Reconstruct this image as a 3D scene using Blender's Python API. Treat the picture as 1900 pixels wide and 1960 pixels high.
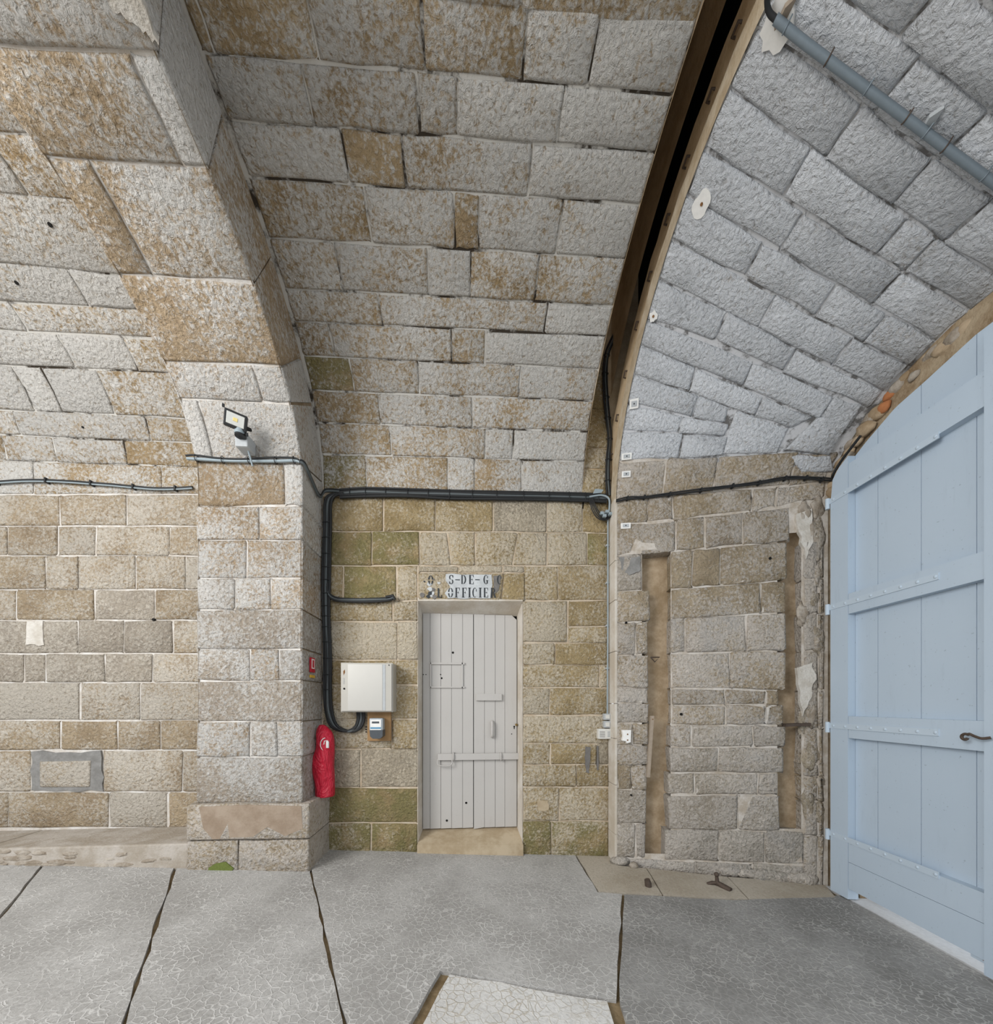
import bpy, bmesh, math, random
from mathutils import Vector, Matrix, noise
for o in list(bpy.data.objects): bpy.data.objects.remove(o)
S = bpy.context.scene
COL = S.collection
# ------------------------------------------------------------------ camera, sky, lights, exposure
cd = bpy.data.cameras.new('camera'); cam = bpy.data.objects.new('camera', cd); COL.objects.link(cam)
cam.location = (0, -3.36, 1.368); cam.rotation_euler = (math.radians(90), 0, math.radians(-4.2))
cd.sensor_fit = 'HORIZONTAL'; cd.sensor_width = 36; cd.lens = 36*700/1900; cd.shift_y = 367/1900; cd.clip_start = .02
S.camera = cam
W = bpy.data.worlds.new('sky'); S.world = W; W.use_nodes = True
bg = W.node_tree.nodes['Background']; bg.inputs[0].default_value = (.92, .96, 1.0, 1); bg.inputs[1].default_value = .92
def area(name, loc, target, sx, sy, power, col):
    l = bpy.data.lights.new(name, 'AREA'); l.shape = 'RECTANGLE'; l.size = sx; l.size_y = sy; l.energy = power; l.color = col
    o = bpy.data.objects.new(name, l); COL.objects.link(o); o.location = loc
    o.rotation_euler = (Vector(target)-Vector(loc)).to_track_quat('-Z', 'Y').to_euler(); return o
area('daylight_from_open_end', (-4.0, -4.4, 3.5), (1.0, -.4, 1.7), 2.2, 2.4, 190, (1.0, .985, .96))
S.view_settings.view_transform = 'Standard'; S.view_settings.look = 'None'
S.view_settings.exposure = 0.35; S.view_settings.gamma = 1; S.view_settings.use_curve_mapping = False

# ------------------------------------------------------------------ helpers
rnd = random.Random(7)
def linkobj(name, me, mat, parent=None):
    o = bpy.data.objects.new(name, me); COL.objects.link(o)
    if mat is not None and me is not None and len(me.materials) == 0: me.materials.append(mat)
    if parent is not None: o.parent = parent
    return o
def tag(o, label, cat, group=None, kind=None):
    o['label'] = label; o['category'] = cat
    if group: o['group'] = group
    if kind: o['kind'] = kind
    return o
def empty(name, loc=(0, 0, 0), rz=0):
    o = bpy.data.objects.new(name, None); COL.objects.link(o); o.location = loc; o.rotation_euler = (0, 0, rz); o.empty_display_size = .1; return o
class MB:
    def __init__(s): s.v = []; s.f = []; s.sm = []
    def add(s, vs, fs, smooth=False):
        b = len(s.v); s.v += [tuple(v) for v in vs]; s.f += [tuple(b+i for i in f) for f in fs]; s.sm += [smooth]*len(fs); return s
    def box(s, x0, x1, y0, y1, z0, z1, b=0):
        if b <= 0:
            vs = [(x, y, z) for x in (x0, x1) for y in (y0, y1) for z in (z0, z1)]
            return s.add(vs, [(0,1,3,2),(4,6,7,5),(0,4,5,1),(2,3,7,6),(0,2,6,4),(1,5,7,3)])
        bm = bmesh.new(); bmesh.ops.create_cube(bm, size=1)
        for v in bm.verts: v.co = Vector(((x0+x1)/2+v.co.x*(x1-x0), (y0+y1)/2+v.co.y*(y1-y0), (z0+z1)/2+v.co.z*(z1-z0)))
        bmesh.ops.bevel(bm, geom=bm.edges[:], offset=b, segments=2, affect='EDGES', profile=.6)
        return s.bm(bm)
    def bm(s, bm, smooth=False):
        bm.verts.index_update(); s.add([v.co[:] for v in bm.verts], [[v.index for v in f.verts] for f in bm.faces], smooth); bm.free(); return s
    def prism(s, pts, fa, fb):
        """polygon pts, fa/fb map a 2D point to the two end faces"""
        n = len(pts); a = [fa(*p) for p in pts]; b = [fb(*p) for p in pts]
        return s.add(a+b, [tuple(range(n)), tuple(range(2*n-1, n-1, -1))]+[(i, i+n, (i+1) % n+n, (i+1) % n) for i in range(n)])
    def tube(s, pts, r, k=8, cap=True):
        pts = [Vector(p) for p in pts]; n = len(pts); R = r if isinstance(r, (list, tuple)) else [r]*n
        vs = []; up = None
        for i, p in enumerate(pts):
            d = (pts[min(i+1, n-1)]-pts[max(i-1, 0)]).normalized()
            if up is None:
                up = Vector((0, 0, 1)) if abs(d.z) < .9 else Vector((1, 0, 0))
            a = (up-d*up.dot(d)).normalized(); up = a; b = d.cross(a)
            vs += [p+(a*math.cos(2*math.pi*j/k)+b*math.sin(2*math.pi*j/k))*R[i] for j in range(k)]
        fs = [(i*k+j, i*k+(j+1) % k, (i+1)*k+(j+1) % k, (i+1)*k+j) for i in range(n-1) for j in range(k)]
        s.add(vs, fs, True)
        if cap: s.add(vs[:k], [tuple(range(k-1, -1, -1))]); s.add(vs[-k:], [tuple(range(k))])
        return s
    def cyl(s, a, b, r, k=16, r2=None): return s.tube([a, b], [r, r if r2 is None else r2], k)
    def build(s, name, mat, parent=None, mw=None):
        me = bpy.data.meshes.new(name); me.from_pydata([tuple(v) for v in s.v], [], s.f); me.update()
        for p, q in zip(me.polygons, s.sm): p.use_smooth = q
        bm = bmesh.new(); bm.from_mesh(me); bmesh.ops.recalc_face_normals(bm, faces=bm.faces[:]); bm.to_mesh(me); bm.free()
        return linkobj(name, me, mat, parent)
def smooth(pts, n=6):
    """Catmull-Rom through pts"""
    P = [Vector(p) for p in pts]; out = []
    for i in range(len(P)-1):
        p0 = P[max(i-1, 0)]; p1 = P[i]; p2 = P[i+1]; p3 = P[min(i+2, len(P)-1)]
        for j in range(n):
            t = j/n
            out.append(.5*((2*p1)+(p2-p0)*t+(2*p0-5*p1+4*p2-p3)*t*t+(3*p1-p0-3*p2+p3)*t**3))
    return out+[P[-1]]
def orient(o, d, up=(0, 0, 1)):
    pass

# ------------------------------------------------------------------ materials
class N:
    def __init__(s, name):
        s.m = bpy.data.materials.new(name); s.m.use_nodes = True; s.t = s.m.node_tree; s.p = s.t.nodes['Principled BSDF']
        s.co = s.t.nodes.new('ShaderNodeTexCoord').outputs['Object']
    def n(s, typ, **kw):
        x = s.t.nodes.new(typ)
        for k, v in kw.items():
            if k in ('operation', 'blend_type', 'data_type', 'feature', 'distance', 'noise_dimensions', 'voronoi_dimensions', 'clamp', 'use_clamp', 'interpolation_type'): setattr(x, k, v)
        return x
    def set(s, sock, v):
        if hasattr(v, 'is_linked') or isinstance(v, bpy.types.NodeSocket): s.t.links.new(v, sock)
        else: sock.default_value = v
    def noise(s, scale, detail=3, rough=.55, dist=0, vec=None):
        x = s.n('ShaderNodeTexNoise'); s.set(x.inputs['Vector'], vec or s.co)
        x.inputs['Scale'].default_value = scale; x.inputs['Detail'].default_value = detail; x.inputs['Roughness'].default_value = rough; x.inputs['Distortion'].default_value = dist
        return x.outputs['Fac']
    def voro(s, scale, feature='F1', rand=1, vec=None):
        x = s.n('ShaderNodeTexVoronoi', feature=feature); s.set(x.inputs['Vector'], vec or s.co); x.inputs['Scale'].default_value = scale; x.inputs['Randomness'].default_value = rand
        return x.outputs['Distance']
    def math(s, op, a, b=0., c=None, clamp=False):
        x = s.n('ShaderNodeMath', operation=op, use_clamp=clamp); s.set(x.inputs[0], a); s.set(x.inputs[1], b)
        if c is not None: s.set(x.inputs[2], c)
        return x.outputs[0]
    def ramp(s, f, a, b, lo=0., hi=1.):
        x = s.n('ShaderNodeMapRange', interpolation_type='SMOOTHSTEP'); s.set(x.inputs['Value'], f)
        for k, v in (('From Min', a), ('From Max', b), ('To Min', lo), ('To Max', hi)): s.set(x.inputs[k], v)
        return x.outputs['Result']
    def mix(s, f, a, b, mode='MIX'):
        x = s.n('ShaderNodeMix', data_type='RGBA', blend_type=mode); s.set(x.inputs[0], f)
        for i, v in ((6, a), (7, b)): s.set(x.inputs[i], v if not isinstance(v, tuple) else (*v[:3], 1))
        return x.outputs[2]
    def scaled(s, sx, sy, sz):
        x = s.n('ShaderNodeMapping'); s.set(x.inputs['Vector'], s.co); x.inputs['Scale'].default_value = (sx, sy, sz); return x.outputs[0]
    def bump(s, h, strength=.5, dist=.01):
        x = s.n('ShaderNodeBump'); s.set(x.inputs['Height'], h); x.inputs['Strength'].default_value = strength; x.inputs['Distance'].default_value = dist
        s.t.links.new(x.outputs[0], s.p.inputs['Normal'])
    def out(s, col, rough=.8, metal=0., spec=.3):
        s.set(s.p.inputs['Base Color'], col if not isinstance(col, tuple) else (*col[:3], 1)); s.set(s.p.inputs['Roughness'], rough); s.set(s.p.inputs['Metallic'], metal)
        s.p.inputs['Specular IOR Level'].default_value = spec
        return s.m
def simple(name, col, rough=.6, metal=0., var=.12, bump=0., scale=40):
    m = N(name); f = m.noise(scale, 4)
    d = tuple(c*(1-var) for c in col); h = tuple(min(1, c*(1+var)) for c in col)
    if bump: m.bump(f, bump, .004)
    return m.out(m.mix(f, d, h), rough, metal)
def stone_mat(name, white, ochre, brown, cover=.5, peck=46, relief=1., grey=(.38, .37, .35), crust=40, dirt=0.):
    """rough pecked limestone: pale lime skin worn off to ochre stone. Object colour: r = how much ochre shows, g = mossy, b = grey"""
    m = N(name)
    oi = m.n('ShaderNodeObjectInfo'); sp = m.n('ShaderNodeSeparateColor'); m.t.links.new(oi.outputs['Color'], sp.inputs[0])
    R, G, B = sp.outputs[0], sp.outputs[1], sp.outputs[2]
    big = m.noise(1.9, 3, .6); mid = m.noise(7, 4, .6, .5); cr = m.noise(crust, 7, .72, .5); pk = m.noise(peck, 3, .6, .8)
    pk2 = m.voro(peck*.9, 'SMOOTH_F1')
    h = m.math('ADD', m.math('MULTIPLY', pk, .8), m.math('MULTIPLY', pk2, .45))
    # lime skin sits on the high spots, ochre in pits and worn patches
    t = m.math('ADD', cr, m.math('ADD', m.math('MULTIPLY', big, .55), m.math('MULTIPLY', mid, .32)))
    t = m.math('SUBTRACT', t, m.math('MULTIPLY', R, .36))
    t = m.math('ADD', t, m.math('MULTIPLY', pk, .30))
    th = .955-.30*(cover-.5)
    mask = m.ramp(t, th-.15, th+.11)
    och = m.mix(m.ramp(m.noise(4.5, 4), .35, .68), ochre, brown)
    och = m.mix(m.math('MULTIPLY', G, m.ramp(m.noise(6, 4), .3, .6)), och, (.20, .19, .075))
    och = m.mix(m.math('MULTIPLY', B, .8), och, grey)
    wh = m.mix(m.noise(3.2, 3), tuple(c*.9 for c in white), tuple(min(1, c*1.08) for c in white))
    c = m.mix(mask, och, wh)
    # pits: brown dirt, plus shade in the hollows put into the colour
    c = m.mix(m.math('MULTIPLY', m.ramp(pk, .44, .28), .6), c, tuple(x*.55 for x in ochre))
    if dirt: c = m.mix(m.math('MULTIPLY', m.ramp(m.noise(2.6, 6, .75), .52, .68), dirt), c, (.30, .31, .32))
    v = m.math('MULTIPLY_ADD', oi.outputs['Random'], .18, .91)
    vc = m.n('ShaderNodeCombineColor'); [m.t.links.new(v, vc.inputs[i]) for i in range(3)]
    c = m.mix(1., c, vc.outputs[0], 'MULTIPLY')
    m.bump(m.math('ADD', h, m.math('MULTIPLY', cr, .5)), relief, .030)
    return m.out(c, .88, 0, .2)
M = {}
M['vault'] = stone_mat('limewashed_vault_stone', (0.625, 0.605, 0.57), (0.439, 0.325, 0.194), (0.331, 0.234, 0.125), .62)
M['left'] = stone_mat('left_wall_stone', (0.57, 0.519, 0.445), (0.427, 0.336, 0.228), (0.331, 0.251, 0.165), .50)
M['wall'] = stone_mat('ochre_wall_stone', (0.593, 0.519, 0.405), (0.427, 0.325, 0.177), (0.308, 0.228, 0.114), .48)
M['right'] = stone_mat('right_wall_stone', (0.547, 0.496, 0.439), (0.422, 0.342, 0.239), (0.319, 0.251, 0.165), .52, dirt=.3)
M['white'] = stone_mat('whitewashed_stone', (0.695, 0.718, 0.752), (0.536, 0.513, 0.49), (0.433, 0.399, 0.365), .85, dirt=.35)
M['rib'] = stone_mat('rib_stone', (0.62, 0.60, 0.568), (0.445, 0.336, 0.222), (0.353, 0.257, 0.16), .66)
def mortar(name, a, b, scale=9, relief=.5, lo=.35, hi=.65):
    m = N(name); f = m.noise(scale, 6, .7); m.bump(m.noise(60, 4), relief, .008); return m.out(m.mix(m.ramp(f, lo, hi), a, b), .95, 0, .1)
M['mortar_white'] = mortar('white_mortar', (.52, .47, .41), (.68, .66, .63))
M['mortar_vault'] = mortar('vault_mortar', (.05, .04, .03), (.56, .54, .50), 3, .5, .42, .52)
M['mortar_wall'] = mortar('wall_mortar', (.48, .38, .27), (.62, .54, .43))
M['mortar_right'] = mortar('right_mortar', (.42, .36, .29), (.60, .56, .51))
M['mortar_grey'] = mortar('grey_joint', (.14, .135, .13), (.54, .545, .56), 8, .5, .40, .54)
M['cement'] = mortar('grey_cement', (.19, .185, .175), (.27, .265, .255))
M['plaster_brown'] = mortar('brown_niche_plaster', (.30, .22, .135), (.46, .36, .25), 6)
M['rubble'] = mortar('rubble', (.26, .215, .165), (.44, .395, .34), 9, .9)
M['lifted_stone'] = mortar('light_lifted_slot_stone', (.46, .34, .21), (.60, .47, .31), 5)  # slot stone, colour lightened to stand in for light that misses the slot
M['slot_edge'] = mortar('stained_slot_edge', (.42, .33, .22), (.58, .50, .38), 5)
M['sill'] = mortar('worn_sill', (.38, .295, .19), (.50, .41, .29), 5, .25)
M['reveal'] = mortar('door_reveal', (.52, .46, .38), (.64, .60, .54), 4, .35)
M['step'] = mortar('worn_step', (.34, .295, .24), (.47, .43, .385), 5, .6)
def floor_mat(name, a, b, crack, camt, csc=25):
    m = N(name)
    w = m.n('ShaderNodeVectorMath', operation='ADD'); m.t.links.new(m.co, w.inputs[0])
    nz = m.n('ShaderNodeTexNoise'); m.t.links.new(m.co, nz.inputs['Vector']); nz.inputs['Scale'].default_value = 14; nz.inputs['Detail'].default_value = 3
    sc = m.n('ShaderNodeVectorMath', operation='SCALE'); m.t.links.new(nz.outputs['Color'], sc.inputs[0]); sc.inputs['Scale'].default_value = .045; m.t.links.new(sc.outputs[0], w.inputs[1])
    e = m.voro(csc, 'DISTANCE_TO_EDGE', 1, w.outputs[0])
    line = m.ramp(e, .085, .008)
    patch = m.ramp(m.noise(3.5, 4, .6), .30, .62, .25, 1)
    line = m.math('MULTIPLY', line, m.math('MULTIPLY', patch, camt))
    base = m.mix(m.ramp(m.noise(1.3, 5, .65), .35, .65), a, b)
    base = m.mix(m.math('MULTIPLY', m.ramp(m.noise(55, 3), .45, .7), .35), base, tuple(x*.7 for x in a))
    base = m.mix(line, base, crack)
    m.bump(m.math('ADD', m.math('MULTIPLY', line, .5), m.math('MULTIPLY', m.noise(70, 4), .8)), .55, .008)
    return m.out(base, .82, 0, .25)
M['floor'] = floor_mat('cracked_grey_paving', (.33, .32, .305), (.46, .45, .435), (.60, .59, .57), .75)
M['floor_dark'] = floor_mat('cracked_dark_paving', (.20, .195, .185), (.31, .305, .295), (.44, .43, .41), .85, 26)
M['floor_pale'] = floor_mat('pale_rough_paving', (.55, .54, .52), (.68, .67, .65), (.42, .37, .29), .7, 24)
M['floor_beige'] = floor_mat('beige_stone_paving', (.36, .31, .24), (.47, .42, .35), (.58, .54, .47), .3, 26)
M['earth'] = mortar('joint_earth', (.17, .12, .065), (.28, .21, .125))
def paint(name, a, b, chip, amt=.5):
    m = N(name); base = m.mix(m.noise(2.2, 4), a, b)
    st = m.noise(16, 5, .7, 0, m.scaled(1, 1, .16))
    sp = m.ramp(m.noise(60, 2, .5), .70, .76)
    base = m.mix(m.math('MULTIPLY', sp, amt), base, chip)
    base = m.mix(m.math('MULTIPLY', m.ramp(st, .55, .8), amt*.35), base, chip)
    m.bump(st, .12, .004); return m.out(base, .5, 0, .35)
M['gate'] = paint('blue_grey_gate_paint', (.44, .535, .635), (.49, .58, .675), (.22, .27, .33))
M['gate_iron'] = paint('painted_strap', (.47, .565, .66), (.52, .61, .70), (.25, .3, .36), .3)
M['door'] = paint('pale_grey_door_paint', (.45, .43, .405), (.51, .49, .465), (.25, .22, .19))
M['black'] = simple('black_cable', (.022, .023, .024), .5)
M['cable_grey'] = simple('grey_cable', (.10, .115, .12), .5)
M['conduit'] = simple('grey_conduit', (.30, .36, .39), .45)
M['conduit_dark'] = simple('dark_grey_pipe', (.19, .23, .26), .45, .2)
M['box_grey'] = simple('grey_plastic', (.44, .46, .47), .5)
M['white_plastic'] = simple('white_plastic', (.66, .65, .61), .5)
M['cabinet'] = simple('cream_metal', (.47, .45, .405), .4, .1, .06, 0, 5)
M['steel'] = simple('brushed_panel', (.50, .485, .45), .38, .35, .08, 0, 4)
M['iron'] = simple('rusty_iron', (.10, .075, .06), .7, .4, .4, .5, 50)
M['rust'] = simple('rust', (.22, .11, .045), .9, 0, .4, .4, 60)
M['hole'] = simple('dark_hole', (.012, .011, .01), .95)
_m = N('red_vinyl'); _m.bump(_m.noise(11, 3, .55, 1.6, _m.scaled(1, 1, .55)), .9, .05); M['red'] = _m.out(_m.mix(_m.noise(6, 3), (.50, .012, .035), (.58, .016, .045)), .36, 0, .4)
M['sign_red'] = simple('sign_red', (.45, .02, .035), .4)
M['sign_white'] = simple('sign_white', (.8, .79, .76), .4)
M['sign_yellow'] = simple('sign_yellow', (.62, .38, .05), .5)
M['plywood'] = simple('plywood', (.33, .195, .085), .6, 0, .2, .15, 30)
M['meter_dark'] = simple('meter_cover', (.075, .085, .095), .35)
M['meter_grey'] = simple('meter_body', (.36, .40, .43), .3)
M['blue_print'] = simple('blue_print', (.10, .27, .42), .5)
M['ink'] = simple('faded_black_paint', (.045, .05, .055), .8, 0, .5)
M['plaster_sign'] = mortar('pale_sign_plaster', (.44, .46, .47), (.58, .60, .61), 8, .3)
M['stain'] = simple('dark_stain', (.17, .16, .15), .9, 0, .4, .4, 30)
M['wood'] = simple('weathered_wood', (.33, .27, .21), .8, 0, .25, .3, 40)
M['brick'] = simple('orange_brick', (.42, .17, .07), .9, 0, .25, .5, 30)
M['glass'] = simple('lamp_glass', (.62, .62, .58), .2, .3)
M['gravel'] = simple('pale_gravel', (.62, .64, .66), .9, 0, .3, .8, 60)

# ------------------------------------------------------------------ the curved surfaces of the vaulted passage (metres)
KV = .03
def prof(y0, a, zs, b, v):
    if v < 0: return y0, zs+v*KV
    t = math.radians(v); return y0-a*(1-math.cos(t)), zs+b*math.sin(t)
MV = (0, 1.8, 3.305, 1.26); RI = (-.38, 1.5, 3.08, 1.04); RA = (-.148, 1.4, 3.05, 1.45); RB = (-.5, .95, 3.1, .6)
XA, XB = 1.313, 2.97
def sf_main(u, v): y, z = prof(*MV, v); return Vector((u, y, z))
def sf_rib(u, v): y, z = prof(*RI, v); return Vector((u, y, z))
def sf_right(u, v):
    ya, za = prof(*RA, v); yb, zb = prof(*RB, v); return Vector((XA+(XB-XA)*u, ya+(yb-ya)*u, za+(zb-za)*u))
def sf_flat(u, v): return Vector((u, 0, v))
def sf_plinth(u, v): return Vector((u, -.42, v))
FS = -.052
def fz(x): return FS*x
def frame(sf, u, v):
    h = 1e-3; p = sf(u, v); a = (sf(u+h, v)-sf(u-h, v))/(2*h); b = (sf(u, v+h)-sf(u, v-h))/(2*h)
    n = a.cross(b).normalized()
    if n.dot(Vector((0, -2.2, 1.6))-p) < 0: n = -n
    return p, a.length, b.length, n
TINT = {'.': (.34, 0, 0), 'o': (.56, .05, 0), 'w': (.06, 0, 0), 'g': (.72, .7, 0), 'd': (.55, 0, .6), 'c': (.35, 0, .5), 'b': (.3, .1, .75), 'p': (.15, 0, .1)}
def stone(sf, q, mat, parent, gap=.012, proud=.012, depth=.03, rough=.004, lift=0., name='stone', wob=.0025):
    tl, tr, br, bl = (q[0], q[1]), (q[2], q[3]), (q[4], q[5]), (q[6], q[7])
    cu = (q[0]+q[2]+q[4]+q[6])/4; cv = (q[1]+q[3]+q[5]+q[7])/4
    _, su, sv, _ = frame(sf, cu, cv)
    wm = max(.03, ((q[2]+q[4])-(q[0]+q[6]))/2*su); hm = max(.03, ((q[1]+q[3])-(q[5]+q[7]))/2*sv)
    nu = 2 if wm < .5 else 3; nv = 1 if max(q[1], q[3]) <= 0 or hm < .16 else 2
    e = min(.014, .2*min(wm, hm)); g = gap/2
    def lines(L, n):
        a = g/L; b = (g+e)/L
        return [a, b]+[b+(1-2*b)*i/n for i in range(1, n)]+[1-b, 1-a]
    US, VS = lines(wm, nu), lines(hm, nv)
    off = lift+rnd.uniform(-.003, .003)
    V = []; nU, nV = len(US), len(VS); SK = []
    tilt = (rnd.uniform(-1, 1)*rough, rnd.uniform(-1, 1)*rough)
    for j, t in enumerate(VS):
        for i, s in enumerate(US):
            edge = i in (0, nU-1) or j in (0, nV-1)
            jx, jz = ((rnd.uniform(-1, 1)*(.3*gap+wob), rnd.uniform(-1, 1)*(.3*gap+wob)) if edge else (0, 0))
            s2 = s+jx/wm; t2 = t+jz/hm
            u = (bl[0]*(1-s2)+br[0]*s2)*(1-t2)+(tl[0]*(1-s2)+tr[0]*s2)*t2
            v = (bl[1]*(1-s2)+br[1]*s2)*(1-t2)+(tl[1]*(1-s2)+tr[1]*s2)*t2
            p, _, _, n = frame(sf, u, v)
            h = off+tilt[0]*(s-.5)+tilt[1]*(t-.5)+(rnd.uniform(-1, 1)*rough)
            if edge: h = off-min(proud*.7, .010)+rnd.uniform(-.002, .002)
            V.append(p+n*h)
            if edge: SK.append((i, j, p-n*depth))
    F = [(j*nU+i, j*nU+i+1, (j+1)*nU+i+1, (j+1)*nU+i) for j in range(nV-1) for i in range(nU-1)]
    ring = [(i, 0) for i in range(nU)]+[(nU-1, j) for j in range(1, nV)]+[(i, nV-1) for i in range(nU-2, -1, -1)]+[(0, j) for j in range(nV-2, 0, -1)]
    sk = {(i, j): p for i, j, p in SK}; base = len(V)
    V += [sk[r] for r in ring]; k = len(ring)
    nf = len(F)
    F += [(ring[a][1]*nU+ring[a][0], base+a, base+(a+1) % k, ring[(a+1) % k][1]*nU+ring[(a+1) % k][0]) for a in range(k)]
    me = bpy.data.meshes.new(name); me.from_pydata(V, [], F); me.update()
    for p in me.polygons[:nf]: p.use_smooth = True
    bm = bmesh.new(); bm.from_mesh(me); bmesh.ops.recalc_face_normals(bm, faces=bm.faces[:])
    # the outside must face the room
    c = Vector((0, -2.2, 1.6)); bm.faces.ensure_lookup_table(); f = bm.faces[0]
    if f.normal.dot(c-f.calc_center_median()) < 0: bmesh.ops.reverse_faces(bm, faces=bm.faces[:])
    bm.to_mesh(me); bm.free()
    o = linkobj(name, me, mat, parent)
    r, gg, b = TINT[q[8] if len(q) > 8 else '.']
    o.color = (max(0, r+rnd.uniform(-.12, .12)), gg, b, 1)
    return o
def sheet(name, sf, rects, off, mat, parent=None, du=.25, dv=6):
    """mortar bed behind the stones: surface patches (u0,u1,v0,v1) set back by off"""
    m = MB()
    for u0, u1, v0, v1 in rects:
        a = max(1, math.ceil((u1-u0)/du)); vs = [v0]
        if v0 < 0: vs.append(min(0, v1))
        if v1 > 0:
            s0 = max(0, v0); k = max(1, math.ceil((v1-s0)/dv)); vs += [s0+(v1-s0)*i/k for i in range(k+1)]
        vs = sorted(set(vs)); pts = []
        for v in vs:
            for i in range(a+1):
                p, _, _, n = frame(sf, u0+(u1-u0)*i/a, v); pts.append(p-n*off)
        w = a+1
        m.add(pts, [(j*w+i, j*w+i+1, (j+1)*w+i+1, (j+1)*w+i) for j in range(len(vs)-1) for i in range(a)], True)
    return m.build(name, mat, parent)

# ------------------------------------------------------------------ floor
floor = MB().prism([(-8.5, .5), (-8.5, -7), (3.6, -7), (3.6, .5)], lambda x, y: (x, y, fz(x)-.022), lambda x, y: (x, y, fz(x)-.2)).build('floor', M['earth'])
tag(floor, 'grey cracked stone paving of the passage with open joints', 'floor', kind='structure')
def ragged(poly, amp, step=.12):
    out = []
    for i, a in enumerate(poly):
        b = poly[(i+1) % len(poly)]; L = math.dist(a, b); n = max(1, min(24, int(L/step)))
        for k in range(n):
            t = k/n; j = amp if k else 0
            out.append((a[0]+(b[0]-a[0])*t+rnd.uniform(-j, j), a[1]+(b[1]-a[1])*t+rnd.uniform(-j, j)))
    return out
def slab(poly, mat, h=0., amp=.006, name='paving_slab', bev=.006):
    p = ragged(poly, amp)
    me = MB().prism(p, lambda x, y: (x, y, fz(x)+h), lambda x, y: (x, y, fz(x)-.04))
    return me.build(name, M[mat], floor)
def shrink(poly, d):
    n = len(poly); out = []
    ar = sum(poly[i][0]*poly[(i+1) % n][1]-poly[(i+1) % n][0]*poly[i][1] for i in range(n)); sg = 1 if ar > 0 else -1
    for i in range(n):
        p0, p1, p2 = Vector(poly[i-1]), Vector(poly[i]), Vector(poly[(i+1) % n])
        a = (p1-p0).normalized(); b = (p2-p1).normalized()
        na = Vector((-a.y, a.x))*sg; nb = Vector((-b.y, b.x))*sg
        m = (na+nb); m = m/max(.35, m.length_squared)*2 if m.length > 1e-6 else na
        out.append(tuple(p1+m*d*1.0))
    return out
# joints run from the wall to the camera side; positions at y=-0.38 and y=-1.78
J1 = (-3.18, -2.17); J2 = (-2.25, -1.395); J3 = (-1.25, -.525)
def jx(J, y): return J[0]+(J[1]-J[0])*(y+.38)/(-1.40)
yb = -4.6; yw = -.37
for poly, mat in (
    ([(-8, yw), (jx(J1, yw), yw), (jx(J1, -2.2), -2.2), (-8, -2.2)], 'floor'),
    ([(jx(J1, yw), yw), (jx(J2, yw), yw), (jx(J2, -2.2), -2.2), (jx(J1, -2.2), -2.2)], 'floor'),
    ([(jx(J2, yw), yw), (jx(J3, yw), yw), (jx(J3, -2.2), -2.2), (jx(J2, -2.2), -2.2)], 'floor'),
    ([(jx(J3, yw), yw), (-1.30, 0.02), (.995, 0.02), (.968, -.666), (1.15, -.69), (.70, -1.676), (-.142, -1.488), (-.40, -2.2), (jx(J3, -2.2), -2.2)], 'floor'),
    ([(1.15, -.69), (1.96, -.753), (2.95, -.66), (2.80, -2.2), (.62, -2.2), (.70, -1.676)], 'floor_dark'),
    ([(-.105, -1.495), (.655, -1.672), (.585, -2.2), (-.355, -2.2)], 'floor_pale'),
    ([(-8, -2.2), (-2.1, -2.2), (-2.1, yb), (-8, yb)], 'floor'), ([(-2.1, -2.2), (-.2, -2.2), (-.2, yb), (-2.1, yb)], 'floor'), ([(-.2, -2.2), (3.0, -2.2), (3.0, yb), (-.2, yb)], 'floor')):
    slab(shrink(poly, .008), mat, rnd.uniform(-.002, .002))
for poly in ([(.995, 0.0), (1.32, 0.0), (1.32, -.2), (1.55, -.25), (1.45, -.705), (.968, -.666)], [(1.55, -.25), (2.2, -.38), (2.1, -.745), (1.45, -.705)], [(2.2, -.38), (2.98, -.5), (2.86, -.70), (2.1, -.745)]):
    slab(shrink(poly, .004), 'floor_beige', .002, .004)

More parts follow.
